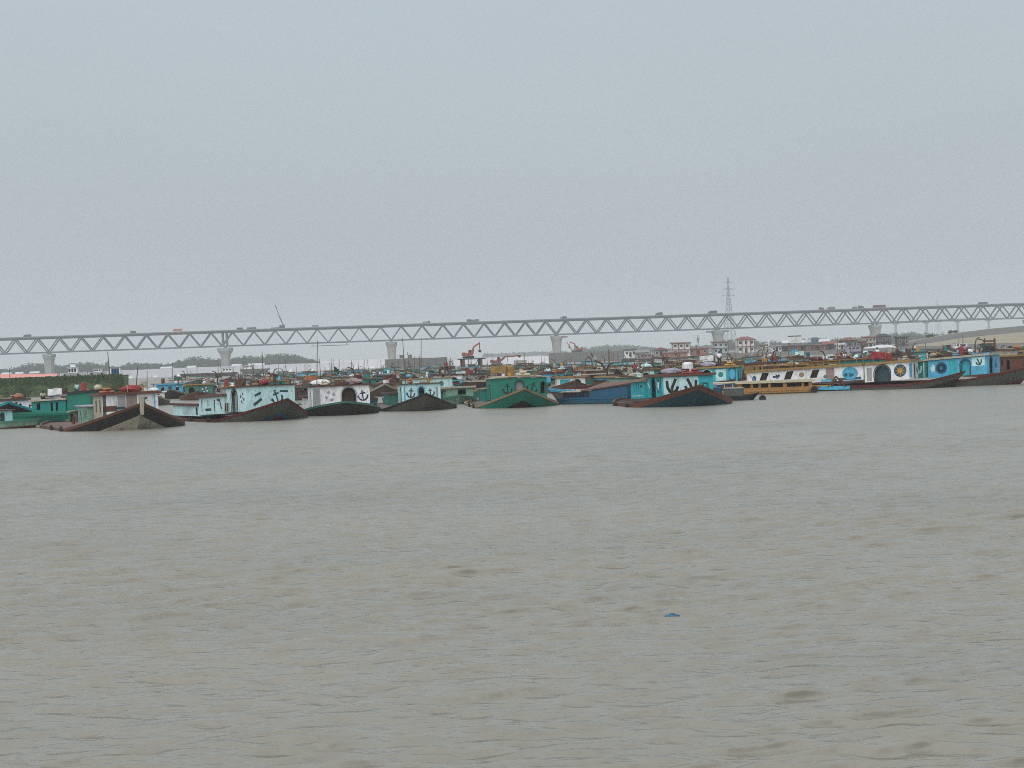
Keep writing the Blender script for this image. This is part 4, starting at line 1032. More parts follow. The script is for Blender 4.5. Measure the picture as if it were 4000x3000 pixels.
def litter(kind, root, p, colour, where, rz=None):
    """one loose thing, standing in its own right at p (a point in the boat's frame)"""
    key = (kind, colour)
    if key not in _litter: _litter[key] = [(n_, m.mesh(n_, [P(colour) if s == 0 else P(SECOND.get(kind, 'grey'))])) for n_, m, s in KIT[kind]()]
    e = empty(kind, w(root, p), random.uniform(0, 6.28) if rz is None else rz)
    for n_, me in _litter[key]: put(n_, me, e)
    words = kind.replace('_', ' ')
    return tag(e, f'{colour} {words} {where}', CAT.get(kind, words), 'loose gear lying on the boats')
# ------------------------------------------------------------------ people: one continuous skinned body, clothes and hair as parts
M['skin'] = paint('skin', (0.17, 0.085, 0.05), 0.6, wear=0.1, dirt=(0.12, 0.06, 0.035))
M['hair'] = paint('hair', (0.012, 0.01, 0.01), 0.6, wear=0.0)
def skinned(name, J, E_, rad, mat, parent, rootj=0, lv=1):
    me = bpy.data.meshes.new(name); names = list(J)
    me.from_pydata([J[n] for n in names], [(names.index(a), names.index(b)) for a, b in E_], []); me.update()
    o = bpy.data.objects.new(name, me); col.objects.link(o); o.parent = parent
    me.materials.append(mat)
    sk = o.modifiers.new('skin', 'SKIN'); sk.use_smooth_shade = True
    for i, n in enumerate(names):
        d = me.skin_vertices[0].data[i]; r = rad[n]; d.radius = (r, r) if not isinstance(r, tuple) else r
        d.use_root = (n == names[rootj])
    ss = o.modifiers.new('sub', 'SUBSURF'); ss.levels = lv; ss.render_levels = lv
    return o
def person(loc, rz, pose, shirt, lower, label, h=1.65, sleeves=True):
    root = empty('person', loc, rz, label, 'person', 'boatmen')
    k = h / 1.70; root.scale = (k, k, k)
    # local frame: faces +x, y = left
    if pose == 'stand':
        J = dict(pelvis=(0, 0, .92), belly=(0, 0, 1.08), chest=(.0, 0, 1.28), neck=(0, 0, 1.45), chin=(.02, 0, 1.53), head=(.02, 0, 1.61), crown=(.01, 0, 1.68),
                 shl=(0, .17, 1.38), ell=(-.03, .26, 1.12), wrl=(.06, .24, .88), hal=(.08, .23, .80), shr=(0, -.17, 1.38), elr=(-.03, -.27, 1.12), wrr=(.06, -.25, .88), har=(.08, -.24, .80),
                 hpl=(0, .1, .86), knl=(.02, .12, .48), anl=(-.02, .12, .09), tol=(.13, .14, .04), hpr=(0, -.1, .86), knr=(.03, -.12, .48), anr=(0, -.13, .09), tor=(.15, -.15, .04))
    elif pose == 'sit':
        J = dict(pelvis=(0, 0, .14), belly=(.02, 0, .32), chest=(.06, 0, .54), neck=(.1, 0, .70), chin=(.13, 0, .78), head=(.13, 0, .86), crown=(.12, 0, .93),
                 shl=(.06, .17, .63), ell=(.2, .25, .42), wrl=(.38, .16, .42), hal=(.45, .12, .43), shr=(.06, -.17, .63), elr=(.2, -.26, .42), wrr=(.38, -.17, .42), har=(.45, -.12, .43),
                 hpl=(.06, .1, .13), knl=(.42, .16, .44), anl=(.46, .14, .08), tol=(.6, .16, .04), hpr=(.06, -.1, .13), knr=(.42, -.16, .44), anr=(.46, -.14, .08), tor=(.6, -.16, .04))
    else:   # bent forward, hands near the roof
        J = dict(pelvis=(-.1, 0, .86), belly=(.06, 0, .98), chest=(.28, 0, 1.02), neck=(.44, 0, 1.02), chin=(.52, 0, 1.0), head=(.59, 0, 1.03), crown=(.65, 0, 1.06),
                 shl=(.36, .18, .98), ell=(.42, .24, .70), wrl=(.5, .18, .46), hal=(.53, .16, .38), shr=(.36, -.18, .98), elr=(.42, -.24, .70), wrr=(.5, -.18, .46), har=(.53, -.16, .38),
                 hpl=(-.08, .1, .8), knl=(.06, .14, .46), anl=(-.06, .14, .09), tol=(.1, .16, .04), hpr=(-.08, -.1, .8), knr=(.08, -.14, .46), anr=(-.02, -.14, .09), tor=(.14, -.16, .04))
    Rr = dict(pelvis=.13, belly=.12, chest=.135, neck=.055, chin=.07, head=.095, crown=.06, shl=.07, ell=.045, wrl=.03, hal=.035, shr=.07, elr=.045, wrr=.03, har=.035,
              hpl=.095, knl=.06, anl=.04, tol=.035, hpr=.095, knr=.06, anr=.04, tor=.035)
    E_ = [('pelvis', 'belly'), ('belly', 'chest'), ('chest', 'neck'), ('neck', 'chin'), ('chin', 'head'), ('head', 'crown')]
    for s in 'lr': E_ += [('chest', 'sh' + s), ('sh' + s, 'el' + s), ('el' + s, 'wr' + s), ('wr' + s, 'ha' + s), ('pelvis', 'hp' + s), ('hp' + s, 'kn' + s), ('kn' + s, 'an' + s), ('an' + s, 'to' + s)]
    skinned('body', J, E_, Rr, M['skin'], root)
    if shirt:
        ks = ['pelvis', 'belly', 'chest', 'shl', 'ell', 'shr', 'elr']
        skinned('shirt', {n: J[n] for n in ks}, [('pelvis', 'belly'), ('belly', 'chest'), ('chest', 'shl'), ('shl', 'ell'), ('chest', 'shr'), ('shr', 'elr')], {n: Rr[n] + .03 for n in ks}, P(shirt), root)
    kl = ['pelvis', 'hpl', 'knl', 'anl', 'hpr', 'knr', 'anr']
    skinned('lower_garment', {n: J[n] for n in kl}, [('pelvis', 'hpl'), ('hpl', 'knl'), ('knl', 'anl'), ('pelvis', 'hpr'), ('hpr', 'knr'), ('knr', 'anr')], {n: Rr[n] + .028 for n in kl}, P(lower), root)
    hd = Vector(J['head']); m = MB()
    N = 10; V = []
    for i, (r_, z_) in enumerate(((.105, -.02), (.118, .03), (.10, .085), (.05, .12))):
        for j in range(N): V.append((hd.x - .025 + r_ * math.cos(2 * math.pi * j / N), hd.y + r_ * .9 * math.sin(2 * math.pi * j / N), hd.z + z_))
    m.add(V, [(i*N+j, i*N+(j+1) % N, (i+1)*N+(j+1) % N, (i+1)*N+j) for i in range(3) for j in range(N)] + [tuple(3*N+j for j in range(N)), tuple(range(N-1, -1, -1))])
    m.build('hair', M['hair'], root, True)
    return root
# ------------------------------------------------------------------ the front row, boat by boat
TOPS = {}
# 1 charcoal-winged boat with a pale rusty forefoot, left
b1 = boat_root(552, 123.5, R(27), 'charcoal and rust boat with a white stem post at the left of the front row')
hull(b1, 22, 10.0, 2.15, .14, .4, [(.16, 'charcoal'), (.78, 'charcoal'), (9, 'bone')], 'rust', 'rust', bowlen=6.0, pw=1.35, rake=1.0, raildrop=.12)
MB().hexa([(-.35,-.09,1.25),(.10,-.09,1.25),(.10,.09,1.25),(-.35,.09,1.25),(-.5,-.2,2.75),(.14,-.22,2.8),(.14,.16,2.6),(-.5,.16,2.6)]).build('stem_post', P('bone'), b1)
TOPS['b1'] = cabin(b1, 4.0, 3.6, 4.6, .7, 2.15, 'bone', 'red-brown', trim='red-brown', rise=.02, frontc='white',
    front=[('panel', -2.28, -1.1, .75, 1.2, 'rust'), ('panel', -2.28, -2.0, .2, 2.1, 'olive grey'), ('panel', -1.05, -.4, .2, 2.0, 'light grey'), ('bar', -1.2, 1.0, -.5, 1.0, .18, 'deep teal'), ('panel', -.35, .55, 0, 2.1, 'pinkish grey'), ('bar', 1.0, 1.75, 1.25, .8, .26, 'grey'), ('bar', .85, 1.6, 1.35, 1.75, .18, 'grey'), ('bar', 2.0, .2, 2.0, 2.0, .1, 'sky blue')],
    left=[('win', .9, .5, .7, 1.7, 0, 'dark green'), ('win', 2.4, .5, .7, 1.7, 0)])
cabin(b1, 7.7, 4.4, 5.4, .45, 1.45, 'pale green', 'lilac', rise=.0, left=[('win', .6, .28, .45, 1.15), ('win', 1.2, .28, .45, 1.15), ('win', 1.8, .28, .45, 1.15), ('bar', 2.8, .3, 3.4, 1.1, .2, 'dark green')], right=[('win', 1, .4, .5, 1.1)])
cabin(b1, 12.6, 3.2, 5.4, .40, .95, 'olive grey', 'bone', left=[('win', 2.2, 1.4, .1, .75)])
for y in (-4.2, 3.4): MB().lathe([(.13, 0), (.11, .45), (.18, .5), (.18, .58)], 8, (-6.4, y, .55)).build('bollard', M['rust'], b1)
pole(b1, -6.5, -1.0, 2.9, 3.6, (.0, -.04)); pole(b1, -5.0, .7, 2.9, 2.6, (.05, .1))
MB().beam((-7.0, -1.4, 3.15), (-6.2, 1.6, 3.6), .10).beam((-6.9, .4, 3.0), (-6.4, -1.9, 3.9), .08).build('boat_hook', M['bamboo'], b1)

# 2 pale cyan cabin, grey hull with blue and red chevron
b2 = boat_root(1120, 132.5, R(33), 'grey boat with pale cyan cabin, lifebuoy and anchor paintings, blue and red chevron bow')
hull(b2, 22, 9.0, 1.85, .12, .3, [(.12, 'dark red'), (1.02, 'olive grey'), (.28, 'blue'), (9, 'dark red')], 'dark red', 'rust', bowlen=5.6, pw=1.3, rake=1.2, raildrop=.10)
TOPS['b2'] = cabin(b2, 3.4, 4.6, 4.6, .75, 2.15, 'pale cyan', 'dark red', rise=.03, frontc='pale cyan',
    front=[('bar', -1.5, 1.35, -1.0, 1.55, .2, 'deep teal'), ('bar', -1.6, .55, -.95, 1.0, .24, 'deep teal'), ('anchor', .55, 1.15, 1.25, .35, 'deep teal'), ('bar', .9, 1.65, 1.6, 1.6, .16, 'deep teal')],
    left=[('buoy', .85, 1.2, .95, 'blue', 'white'), ('disc', .85, 1.2, .4, 'pale cyan'), ('disc', .85, 1.2, .18, 'red'), ('arch', 2.7, 1.35, .0, 2.0, 'light grey', 'black')])
cabin(b2, 8.1, 6.0, 5.0, .45, 1.65, 'pale cyan', 'dark red', trim='red-brown', rise=.03, left=[('bar', .5, .5, .9, 1.25, .22, 'red-brown'), ('bar', .9, 1.25, 1.5, 1.3, .2, 'red-brown'), ('win', 2.2, .32, .25, 1.3), ('bar', 3.0, .45, 4.3, .45, .22, 'navy'), ('win', 3.7, .22, .8, 1.3), ('bar', 5.2, .3, 5.2, 1.4, .14, 'blue')])
cabin(b2, 14.4, 7.0, 4.6, .3, 1.05, 'pale cyan', 'pinkish grey', trim='dark red', rise=.0, left=[('win', .8, .5, .1, .85)] + [('bar', 1.7 + .28 * i, .15, 1.7 + .28 * i, .9, .05, 'light grey') for i in range(10)])
for i in range(9): MB().box(-8.6 - i * .62, -8.1 - i * .62, -2.2, 2.0, 2.26, 2.32).build('roof_board', P('red'), b2)
for i in range(2): MB().beam((-7.4 - i * .5, -2.45, .85), (-7.2 - i * .5, -2.5, 1.6), .1).build('bollard', M['rust'], b2)
pole(b2, -7.5, 1.2, 2.9, 3.2, (-.05, 0))

# 3 white cabin with two arches, round-topped dark bow, green rail
b3 = boat_root(1345, 139.5, R(12), 'white boat with two arched openings, a lilac lifebuoy and a round dark bow')
hull(b3, 24, 7.0, 1.25, .45, .6, [(.10, 'sea green'), (9, 'charcoal')], 'sea green', 'pinkish grey', bowlen=4.5, pw=2.4, arc=.55, rake=.7, raildrop=.08)
TOPS['b3'] = cabin(b3, 3.6, 4.6, 5.4, .62, 1.95, 'white', 'dark red', rise=.02,
    front=[('panel', -2.6, -1.9, .1, 1.8, 'light grey'), ('buoy', -1.0, 1.05, 1.0, 'lilac', 'white'), ('arch', .75, 1.3, .0, 1.8, '', 'light grey'), ('anchor', 2.05, 1.0, 1.05, .2, 'navy')],
    left=[('arch', 1.2, 1.3, .0, 1.6, 'light grey', 'white'), ('win', 2.9, .5, .4, 1.2)])
MB().box(-4.7, -4.55, .3, 1.3, .62, 2.3).build('inner_door', P('brown'), b3)
cabin(b3, 8.4, 4.6, 5.8, .5, 1.1, 'white', 'red-brown', trim='dark red', rise=.0, left=[('win', .8, .4, .3, .9, 0, 'red'), ('win', 1.7, .4, .3, .9, 0, 'navy'), ('win', 2.6, .4, .3, .9, 0, 'red')])
pole(b3, -4.6, -.7, 2.6, 2.2); pole(b3, -6.0, -2.0, 2.6, 4.4, (.0, .05)); 
flag(b3, -5.0, -.4, 2.6, 1.9, 'dark green', 1.0, .8)

# 4 dark grey bow with pale cyan cabin, centre left
b4 = boat_root(1663, 143.0, R(11), 'dark grey boat with small pale cyan cabin painted with anchors, left of the emerald boat')
hull(b4, 22, 7.2, 1.62, .13, .3, [(.08, 'charcoal'), (9, 'olive grey')], 'charcoal', 'brown', bowlen=5.5, pw=1.35, rake=1.1, raildrop=.09)
TOPS['b4'] = cabin(b4, 3.3, 3.4, 3.7, .7, 1.75, 'pale cyan', 'brown', rise=.02, front=[('anchor', -1.0, .95, .95, -.1, 'deep teal'), ('arch', 0, .55, .0, 1.45, '', 'sky blue'), ('anchor', .85, .95, .8, .1, 'dark green'), ('bar', 1.5, .3, 1.5, 1.4, .18, 'light grey'), ('bar', -1.6, .2, -1.6, 1.5, .12, 'sky blue')],
    left=[('arch', 1.0, .9, .0, 1.4, '', 'sea green')])
cabin(b4, 6.8, 6, 5.2, .42, 1.15, 'sea green', 'tan', trim='brown', rise=.01, left=[('panel', .6, 2.2, .1, .9, 'teal'), ('panel', 2.8, 4.6, .1, .9, 'teal'), ('win', 5.2, .4, .3, .9)])
pole(b4, -7, -1, 2.2, 4.8, (0, -.03)); pole(b4, -9.5, .8, 1.8, 5.2, (0, .04))

# 5 emerald boat
b5 = boat_root(2047, 141.5, R(7), 'emerald green boat with three arched openings and anchor paintings at the centre')
hull(b5, 22, 8.0, 1.80, .14, .3, [(.14, 'brown'), (.95, 'emerald'), (.5, 'black'), (9, 'dark red')], 'tan', 'brown', bowlen=5.5, pw=1.4, rake=1.15, raildrop=.12)
TOPS['b5'] = cabin(b5, 3.7, 4.4, 5.3, .66, 2.0, 'emerald', 'bone', rise=.02, crown=.12, front=[('anchor', -1.1, 1.05, 1.0, 0, 'black'), ('arch', .05, .75, .0, 1.75, 'light grey', 'dark green'), ('anchor', 1.25, 1.05, 1.0, -.35, 'black'), ('arch', 2.3, .42, .5, 1.55, '', 'dark green')],
    left=[('arch', 1.1, 1.1, .0, 1.55, '', 'pale green'), ('win', 2.8, .4, .5, 1.3)], right=[('arch', 1.0, .8, 0, 1.5)])
cabin(b5, 8.3, 5.4, 5.8, .45, 1.2, 'teal', 'tan', rise=.01, left=[('win', .7, .3, .4, 1.0), ('win', 1.4, .3, .4, 1.0), ('win', 2.1, .3, .4, 1.0), ('arch', 4.4, .7, 0, 1.0)])
for i in range(6): MB().box(-4.2 - i * .55, -3.8 - i * .55, -2.4, 2.2, 2.86 + .03 * (i % 2), 2.92 + .03 * (i % 2)).build('roof_board', P('cream'), b5)
pole(b5, -6.5, 1.8, 2.8, 1.6)

# 6 blue boat with a broad red-brown bow band
b6 = boat_root(2733, 129.5, R(10), 'deep teal boat with a broad red-brown bow band and painted turquoise cabin')
hull(b6, 15, 9.2, 1.80, .20, .5, [(.34, 'red-brown'), (9, 'deep teal')], 'red-brown', 'brown', bowlen=5.4, pw=1.3, rake=1.05, raildrop=.36)
TOPS['b6'] = cabin(b6, 3.6, 4.8, 4.6, .70, 1.85, 'turquoise', 'dark red', trim='red-brown', rise=.02,
    front=[('panel', -2.15, 1.0, .12, 1.75, 'pale cyan'), ('hook', -1.3, .95, 1.25, 'black', 1), ('hook', .25, .95, 1.25, 'black', -1), ('panel', 1.2, 1.95, .45, 1.2, 'teal'), ('shield', 1.58, .85, .6, 'deep teal', 'turquoise')],
    left=[('bar', .25, .2, .25, 1.75, .16, 'black'), ('shield', 1.05, 1.0, 1.2, 'deep teal', 'white'), ('arch', 2.75, 1.5, .0, 1.7, '', 'deep teal'), ('bar', 3.9, .9, 4.5, 1.3, .24, 'pale cyan')])
cabin(b6, 8.6, 4.6, 5.2, .5, 1.55, 'turquoise', 'bone', trim='tan', rise=.03, left=[('bar', .5, 1.1, 1.1, 1.1, .2, 'deep teal'), ('win', 1.7, .26, .6, 1.35), ('win', 2.5, .26, .6, 1.35), ('win', 3.3, .26, .6, 1.35), ('bar', .4, .25, 4.0, .25, .08, 'pale cyan')])
# separate bright blue boat lying behind its left quarter: red-brown sloping roof deck, dark louvred house
b6b = boat_root(2530, 145.5, R(56), 'bright blue boat with a sloping red-brown roof deck and dark louvred house')
hull(b6b, 9.2, 4.6, .8, .55, .4, [(.42, 'blue'), (9, 'deep teal')], 'blue', 'pale green', bowlen=2.8, pw=1.7, rake=.6, raildrop=.08)
MB().hexa([(-.8,-2.1,1.8),(-.8,1.9,2.2),(-6.2,1.9,1.75),(-6.2,-2.1,1.2),(-.8,-2.1,1.93),(-.8,1.9,2.3),(-6.2,1.9,1.86),(-6.2,-2.1,1.31)]).build('roof_deck', P('red-brown'), b6b)
MB().hexa([(-1.2,-1.95,.5),(-1.2,1.8,.5),(-5.3,1.8,.5),(-5.3,-1.95,.5),(-1.2,-1.95,1.72),(-1.2,1.8,2.0),(-5.3,1.8,1.68),(-5.3,-1.95,1.26)]).build('cabin', P('blue'), b6b)
hs = MB().box(-8.3, -5.35, -1.9, 1.7, .4, 1.15).build('aft_house', P('charcoal'), b6b)
for i in range(6): MB().box(-8.15 + i * .46, -7.83 + i * .46, -1.96, -1.903, .5, 1.08).build('louvre', P('navy'), hs)
MB().box(-8.5, -6.25, -2.1, 1.9, 1.152, 1.24).build('aft_roof', P('bone'), b6b)
pole(b6, -11, 1.5, 2.5, 3.0)

# 7 small dark dinghy with a blue drum and a grey box
d7 = boat_root(2962, 141.8, R(72), 'small black skiff carrying a blue drum and a grey box beside the blue boat', name='skiff')
hull(d7, 4.4, 1.8, .62, .32, .35, [(9, 'black')], 'black', 'brown', bowlen=1.6, pw=1.8, rake=.8, raildrop=.05, stations=8)
for s in (1.2, 2.4): MB().box(-s - .14, -s + .14, -.75, .75, .24, .29).build('thwart', P('brown'), d7)
litter('plastic_drum', d7, (-3.7, 0, .33), 'blue', 'standing in the stern of the small black skiff')
bx = empty('deck_box', w(d7, (-2.2, 0, .32)), d7.rotation_euler.z, 'grey box with a lid in the small black skiff', 'box')
MB().box(-.95, .75, -.55, .55, 0, .78).build('body', P('grey'), bx); MB().box(-1.0, .8, -.6, .6, .782, .86).build('lid', P('light grey'), bx)
for s in (-1, 1): MB().tube([(-.35 + .8 * s, -.66, .1), (-.35 + .8 * s, -.62, .1)], .34, 10).build('tyre_fender', M['rubber'], d7)

# 8 yellow house pontoon, broadside
y8 = boat_root(3200, 158.0, R(86), 'long low yellow houseboat with a row of windows behind the black skiff', name='houseboat')
hull(y8, 11.6, 4.0, .55, .40, .45, [(.28, 'dull ochre'), (9, 'brown')], 'dull ochre', 'tan', bowlen=1.5, pw=2.2, rake=.5, raildrop=.08, stations=8)
cabin(y8, .9, 7.6, 3.2, .38, .80, 'dull ochre', 'bone', trim='cream', rise=.0, left=[('win', .55, .5, .3, .72), ('win', 1.75, 1.5, .3, .72), ('win', 3.5, 1.2, .3, .72), ('win', 4.75, .75, .3, .72), ('win', 5.65, .55, .3, .72), ('win', 6.6, .85, .3, .72)])
for i in range(4): MB().box(-9.0 - i * .85, -8.92 - i * .85, -1.75, -1.67, .4, 1.25).build('awning_post', P('cream'), y8)
MB().box(-11.6, -8.7, -1.9, 1.9, 1.252, 1.33).build('awning', P('cream'), y8)
MB().tube([(-.75, -1.95, .3), (-.75, -2.05, .3)], .36, 12).build('tyre_fender', M['rubber'], y8)
fr_ = MB()
for a_, b_ in (((0, 0, 0), (.9, 0, 1.1)), ((1.9, 0, 0), (.9, 0, 1.1)), ((.4, 0, .1), (1.0, .3, .8)), ((1.2, 0, .2), (1.7, .2, .9))): fr_.beam(a_, b_, .14)
o = fr_.build('scrap_frame', M['rust']); o.location = w(y8, (.7, -1.2, .45)); o.rotation_euler.z = 0.1
tag(o, 'rusty scrap frame at the end of the yellow houseboat', 'scrap metal')

# 9 white boat with slanted windows and yellow roof
b9 = boat_root(3772, 157.5, R(64), 'white boat with slanted dark windows, yellow roof edge and a round compass painting')
hull(b9, 27, 7.4, 1.55, .42, .5, [(.16, 'red-brown'), (.5, 'olive grey'), (9, 'charcoal')], 'dark red', 'tan', bowlen=6, pw=1.6, rake=.9, raildrop=.12)
TOPS['b9'] = cabin(b9, 5.2, 4.6, 4.6, .75, 1.85, 'white', 'ochre', trim='ochre', rise=.05, front=[('panel', -2.2, -1.0, .2, 1.6, 'sky blue'), ('arch', .6, 1.0, 0, 1.6), ('hook', 1.7, .9, .8, 'blue', 1)],
    left=[('disc', .85, .95, 1.3, 'blue'), ('disc', .85, .95, 1.1, 'light grey'), ('star', .85, .95, 1.25, 'yellow'), ('arch', 2.7, 1.6, .0, 1.65, '', 'navy'), ('panel', 3.75, 4.3, .1, 1.5, 'light grey')])
MB().box(-8.6, -7.2, -1.85, -1.8, .8, 2.3).build('inner_panel', P('deep teal'), b9)
cabin(b9, 9.9, 12.6, 4.6, .62, 1.55, 'white', 'ochre', trim='ochre', rise=.035, railing=1.6,
    left=[('disc', 1.35, .75, 1.7, 'sky blue', .78), ('disc', 1.5, .55, 1.1, 'blue', .5), ('panel', .2, 2.6, .05, .32, 'blue'), ('panel', 3.0, 3.9, .2, 1.4, 'pinkish grey'), ('win', 5.1, .75, .5, 1.35, -.42), ('disc', 6.5, .9, .55, 'tan'), ('win', 7.9, .75, .5, 1.35, -.42), ('hook', 9.2, .9, .5, 'blue', 1), ('bar', 9.6, .85, 8.9, .95, .2, 'navy'), ('win', 10.6, .75, .5, 1.35, -.42), ('disc', 11.7, .8, .5, 'blue', 1.2), ('bar', 11.4, .4, 12.2, 1.2, .08, 'lilac'), ('panel', 2.7, 4.4, .02, .26, 'sky blue'), ('disc', 4.0, .55, .35, 'sea green'), ('disc', 6.0, .3, .3, 'red-brown', .6), ('bar', 6.1, .4, 7.2, .3, .16, 'pale green'), ('disc', 8.7, .35, .3, 'ochre', .7), ('bar', 9.6, .3, 10.6, .25, .14, 'pinkish grey'), ('disc', 12.0, .35, .3, 'black')])
MB().box(-24.5, -13.0, -3.78, -3.70, .12, .62).build('side_board', P('yellow'), b9)
MB().box(-15.5, -11.0, -3.88, -3.80, .12, .5).build('side_panel', P('sky blue'), b9)

# 10 blue boat at the right edge
b10 = boat_root(4060, 158.5, R(58), 'sky blue boat with painted cabin leaving the right edge of the picture')
hull(b10, 26, 8.2, 1.95, .42, .55, [(.10, 'dark red'), (1.3, 'olive grey'), (9, 'dark red')], 'dark red', 'brown', bowlen=9, pw=1.5, rake=1.0, raildrop=.1)
TOPS['b10'] = cabin(b10, 4.6, 6.2, 5.0, .85, 1.95, 'sky blue', 'tan', trim='bone', rise=.06, front=[('arch', -.9, 1.2, 0, 1.7, '', 'navy'), ('hook', 1.0, 1.0, 1.0, 'blue', 1)],
    left=[('panel', .15, 1.5, .9, 1.8, 'pale cyan'), ('hook', .8, 1.3, .7, 'deep teal', 1), ('arch', 2.2, .95, .0, 1.65, 'turquoise', 'navy'), ('panel', 3.0, 3.9, .1, 1.7, 'turquoise'), ('disc', 4.7, 1.0, 1.25, 'blue'), ('disc', 4.7, 1.0, .9, 'navy'), ('disc', 4.7, 1.0, .45, 'sky blue'), ('disc', 5.6, 1.0, .5, 'pale cyan', 1.6)])
cabin(b10, 10.9, 5.2, 5.0, .75, 1.75, 'teal', 'bone', rise=.04, left=[('bar', .25, .1, .25, 1.6, .1, 'white'), ('hook', .9, .9, .9, 'pale cyan', 1), ('arch', 2.3, 1.1, .0, 1.55, '', 'deep teal'), ('bar', 3.6, .3, 4.2, .3, .12, 'pale cyan'), ('panel', 3.9, 4.6, .3, 1.3, 'turquoise')])
cabin(b10, 16.3, 4.0, 5.0, .6, 1.35, 'light grey', 'brown', left=[('win', 1, .7, .4, 1.0), ('win', 2.5, .7, .4, 1.0)])
pole(b10, -8, 1, 3, 2.4)

# 11 pale green boat at the left edge, and the emerald-sided boat behind it
b11 = boat_root(150, 138.0, R(62), 'pale green low boat with a small cabin at the left edge of the picture')
hull(b11, 16, 5.4, .75, .55, .6, [(.5, 'pale green'), (9, 'dark red')], 'sea green', 'sea green', bowlen=5.0, pw=1.7, rake=.9, raildrop=.09)
cabin(b11, 4.6, 5.0, 2.4, .55, 1.0, 'pale cyan', 'red-brown', rise=0, front=[('arch', 0, .6, 0, .9)], left=[('win', .8, .35, .25, .8), ('bar', 1.6, .25, 1.6, .8, .12, 'navy'), ('win', 2.6, .6, .2, .85), ('win', 4.0, .5, .25, .8)])
b12 = boat_root(268, 146.5, R(74), 'emerald-sided boat with a white and yellow cabin behind the pale green one')
hull(b12, 24, 6.6, .9, .95, 1.3, [(9, 'emerald')], 'emerald', 'brown', bowlen=5, pw=1.8, rake=.9, raildrop=.1)
for i in range(12): MB().box(-4.6 - i * 1.1, -4.5 - i * 1.1, -3.36, -3.28, .1, .82).build('hull_rib', P('teal'), b12)
cabin(b12, 9.2, 6.0, 4.0, 1.0, 1.75, 'white', 'ochre', trim='yellow', rise=.0, left=[('win', .5, .5, .1, 1.5, 0, 'dark green'), ('bar', 1.2, .2, 1.2, 1.5, .18, 'pinkish grey'), ('bar', 1.7, .3, 1.7, 1.3, .14, 'pinkish grey'), ('arch', 4.3, 1.3, .2, 1.5)])
b13 = boat_root(478, 158.0, R(64), 'emerald boat with a tall plain green cabin behind the charcoal boat')
hull(b13, 24, 6.6, 1.2, .5, .6, [(9, 'emerald')], 'dark green', 'brown', bowlen=6, rake=.9)
TOPS['b13'] = cabin(b13, 2.4, 3.0, 4.6, .6, 2.05, 'emerald', 'bone', trim='black', rise=.05, left=[('bar', 1.2, .2, 1.2, 1.9, .05, 'teal'), ('bar', 2.2, .2, 2.2, 1.9, .05, 'teal')])
TOPS['b13b'] = cabin(b13, 5.6, 4.6, 4.6, .5, 1.45, 'teal', 'navy', trim='bone', rise=.03, left=[('win', 1.1, .3, .3, 1.2), ('win', 1.8, .3, .3, 1.2), ('win', 3.6, .5, .5, 1.2)])
b14 = boat_root(1795, 160.0, R(20), 'faded green boat with striped pinkish roof between the grey and the emerald boats')
hull(b14, 22, 6.6, .9, .4, .5, [(9, 'pale green')], 'sea green', 'tan', bowlen=4.5, pw=1.8, rake=.8)
cabin(b14, 3.0, 6.0, 5.0, .5, .95, 'pale green', 'pinkish grey', trim='bone', rise=.04, front=[('panel', -2.1, -.6, .1, .8, 'sea green'), ('win', 1.2, .9, .2, .75)], boards=4)
TOPS['b14'] = cabin(b14, 9.6, 4.0, 4.6, .6, 2.0, 'pale cyan', 'ochre', rise=.02, front=[('anchor', -.6, 1.45, .8, 0, 'deep teal'), ('disc', 1.0, 1.4, .6, 'sea green')])
b15 = boat_root(2140, 163.0, R(-62), 'sky blue low boat with a red stripe between the emerald and the blue boats')
hull(b15, 20, 6.2, 1.25, .6, .6, [(.34, 'sky blue'), (.12, 'dark red'), (9, 'grey')], 'sky blue', 'light grey', bowlen=6, pw=1.7, rake=.8)
cabin(b15, 9.0, 4.0, 4.4, .6, 1.2, 'pale green', 'dark green', front=[('arch', 0, .8, 0, 1.0)], right=[('win', 1, .5, .4, .9), ('win', 2.4, .5, .4, .9)])
b16 = boat_root(3000, 176.0, R(75), 'dark red-decked boat with a turquoise cabin and a standing man on its roof')
hull(b16, 24, 7.0, 1.6, .9, .9, [(.3, 'white'), (9, 'blue')], 'dark red', 'dark red', bowlen=7, pw=1.5, rake=.9)
TOPS['b16'] = cabin(b16, 3.2, 4.4, 4.6, .9, 1.7, 'turquoise', 'tan', trim='ochre', rise=.02, front=[('disc', -1.2, .8, 1.0, 'blue'), ('disc', -1.2, .8, .6, 'sky blue'), ('disc', 1.0, .8, .7, 'teal')],
    left=[('panel', .1, .9, .1, 1.6, 'blue'), ('disc', .5, .9, .7, 'sky blue', 1.7), ('panel', 1.2, 2.4, .2, 1.5, 'pale cyan'), ('disc', 1.8, .9, .6, 'teal'), ('arch', 3.4, 1.1, 0, 1.5, '', 'pale cyan')])

# gear slung on the front boats: tyre fenders along the sides
for rt, pk, bl, hb in ((b1, 2.1, 6.0, 5.0), (b2, 1.8, 5.6, 4.5), (b3, 1.2, 4.5, 3.5), (b4, 1.6, 5.5, 3.6), (b5, 1.8, 5.5, 4.0), (b6, 1.8, 5.4, 4.6)):
    for sy, dx in ((-1, 1.1), (1, .9), (-1, 5.5)):
        MB().tube([(-bl - dx, sy * (hb + .03), .12), (-bl - dx, sy * (hb + .20), .12)], [.3, .3], 10).build('tyre_fender', M['rubber'], rt)
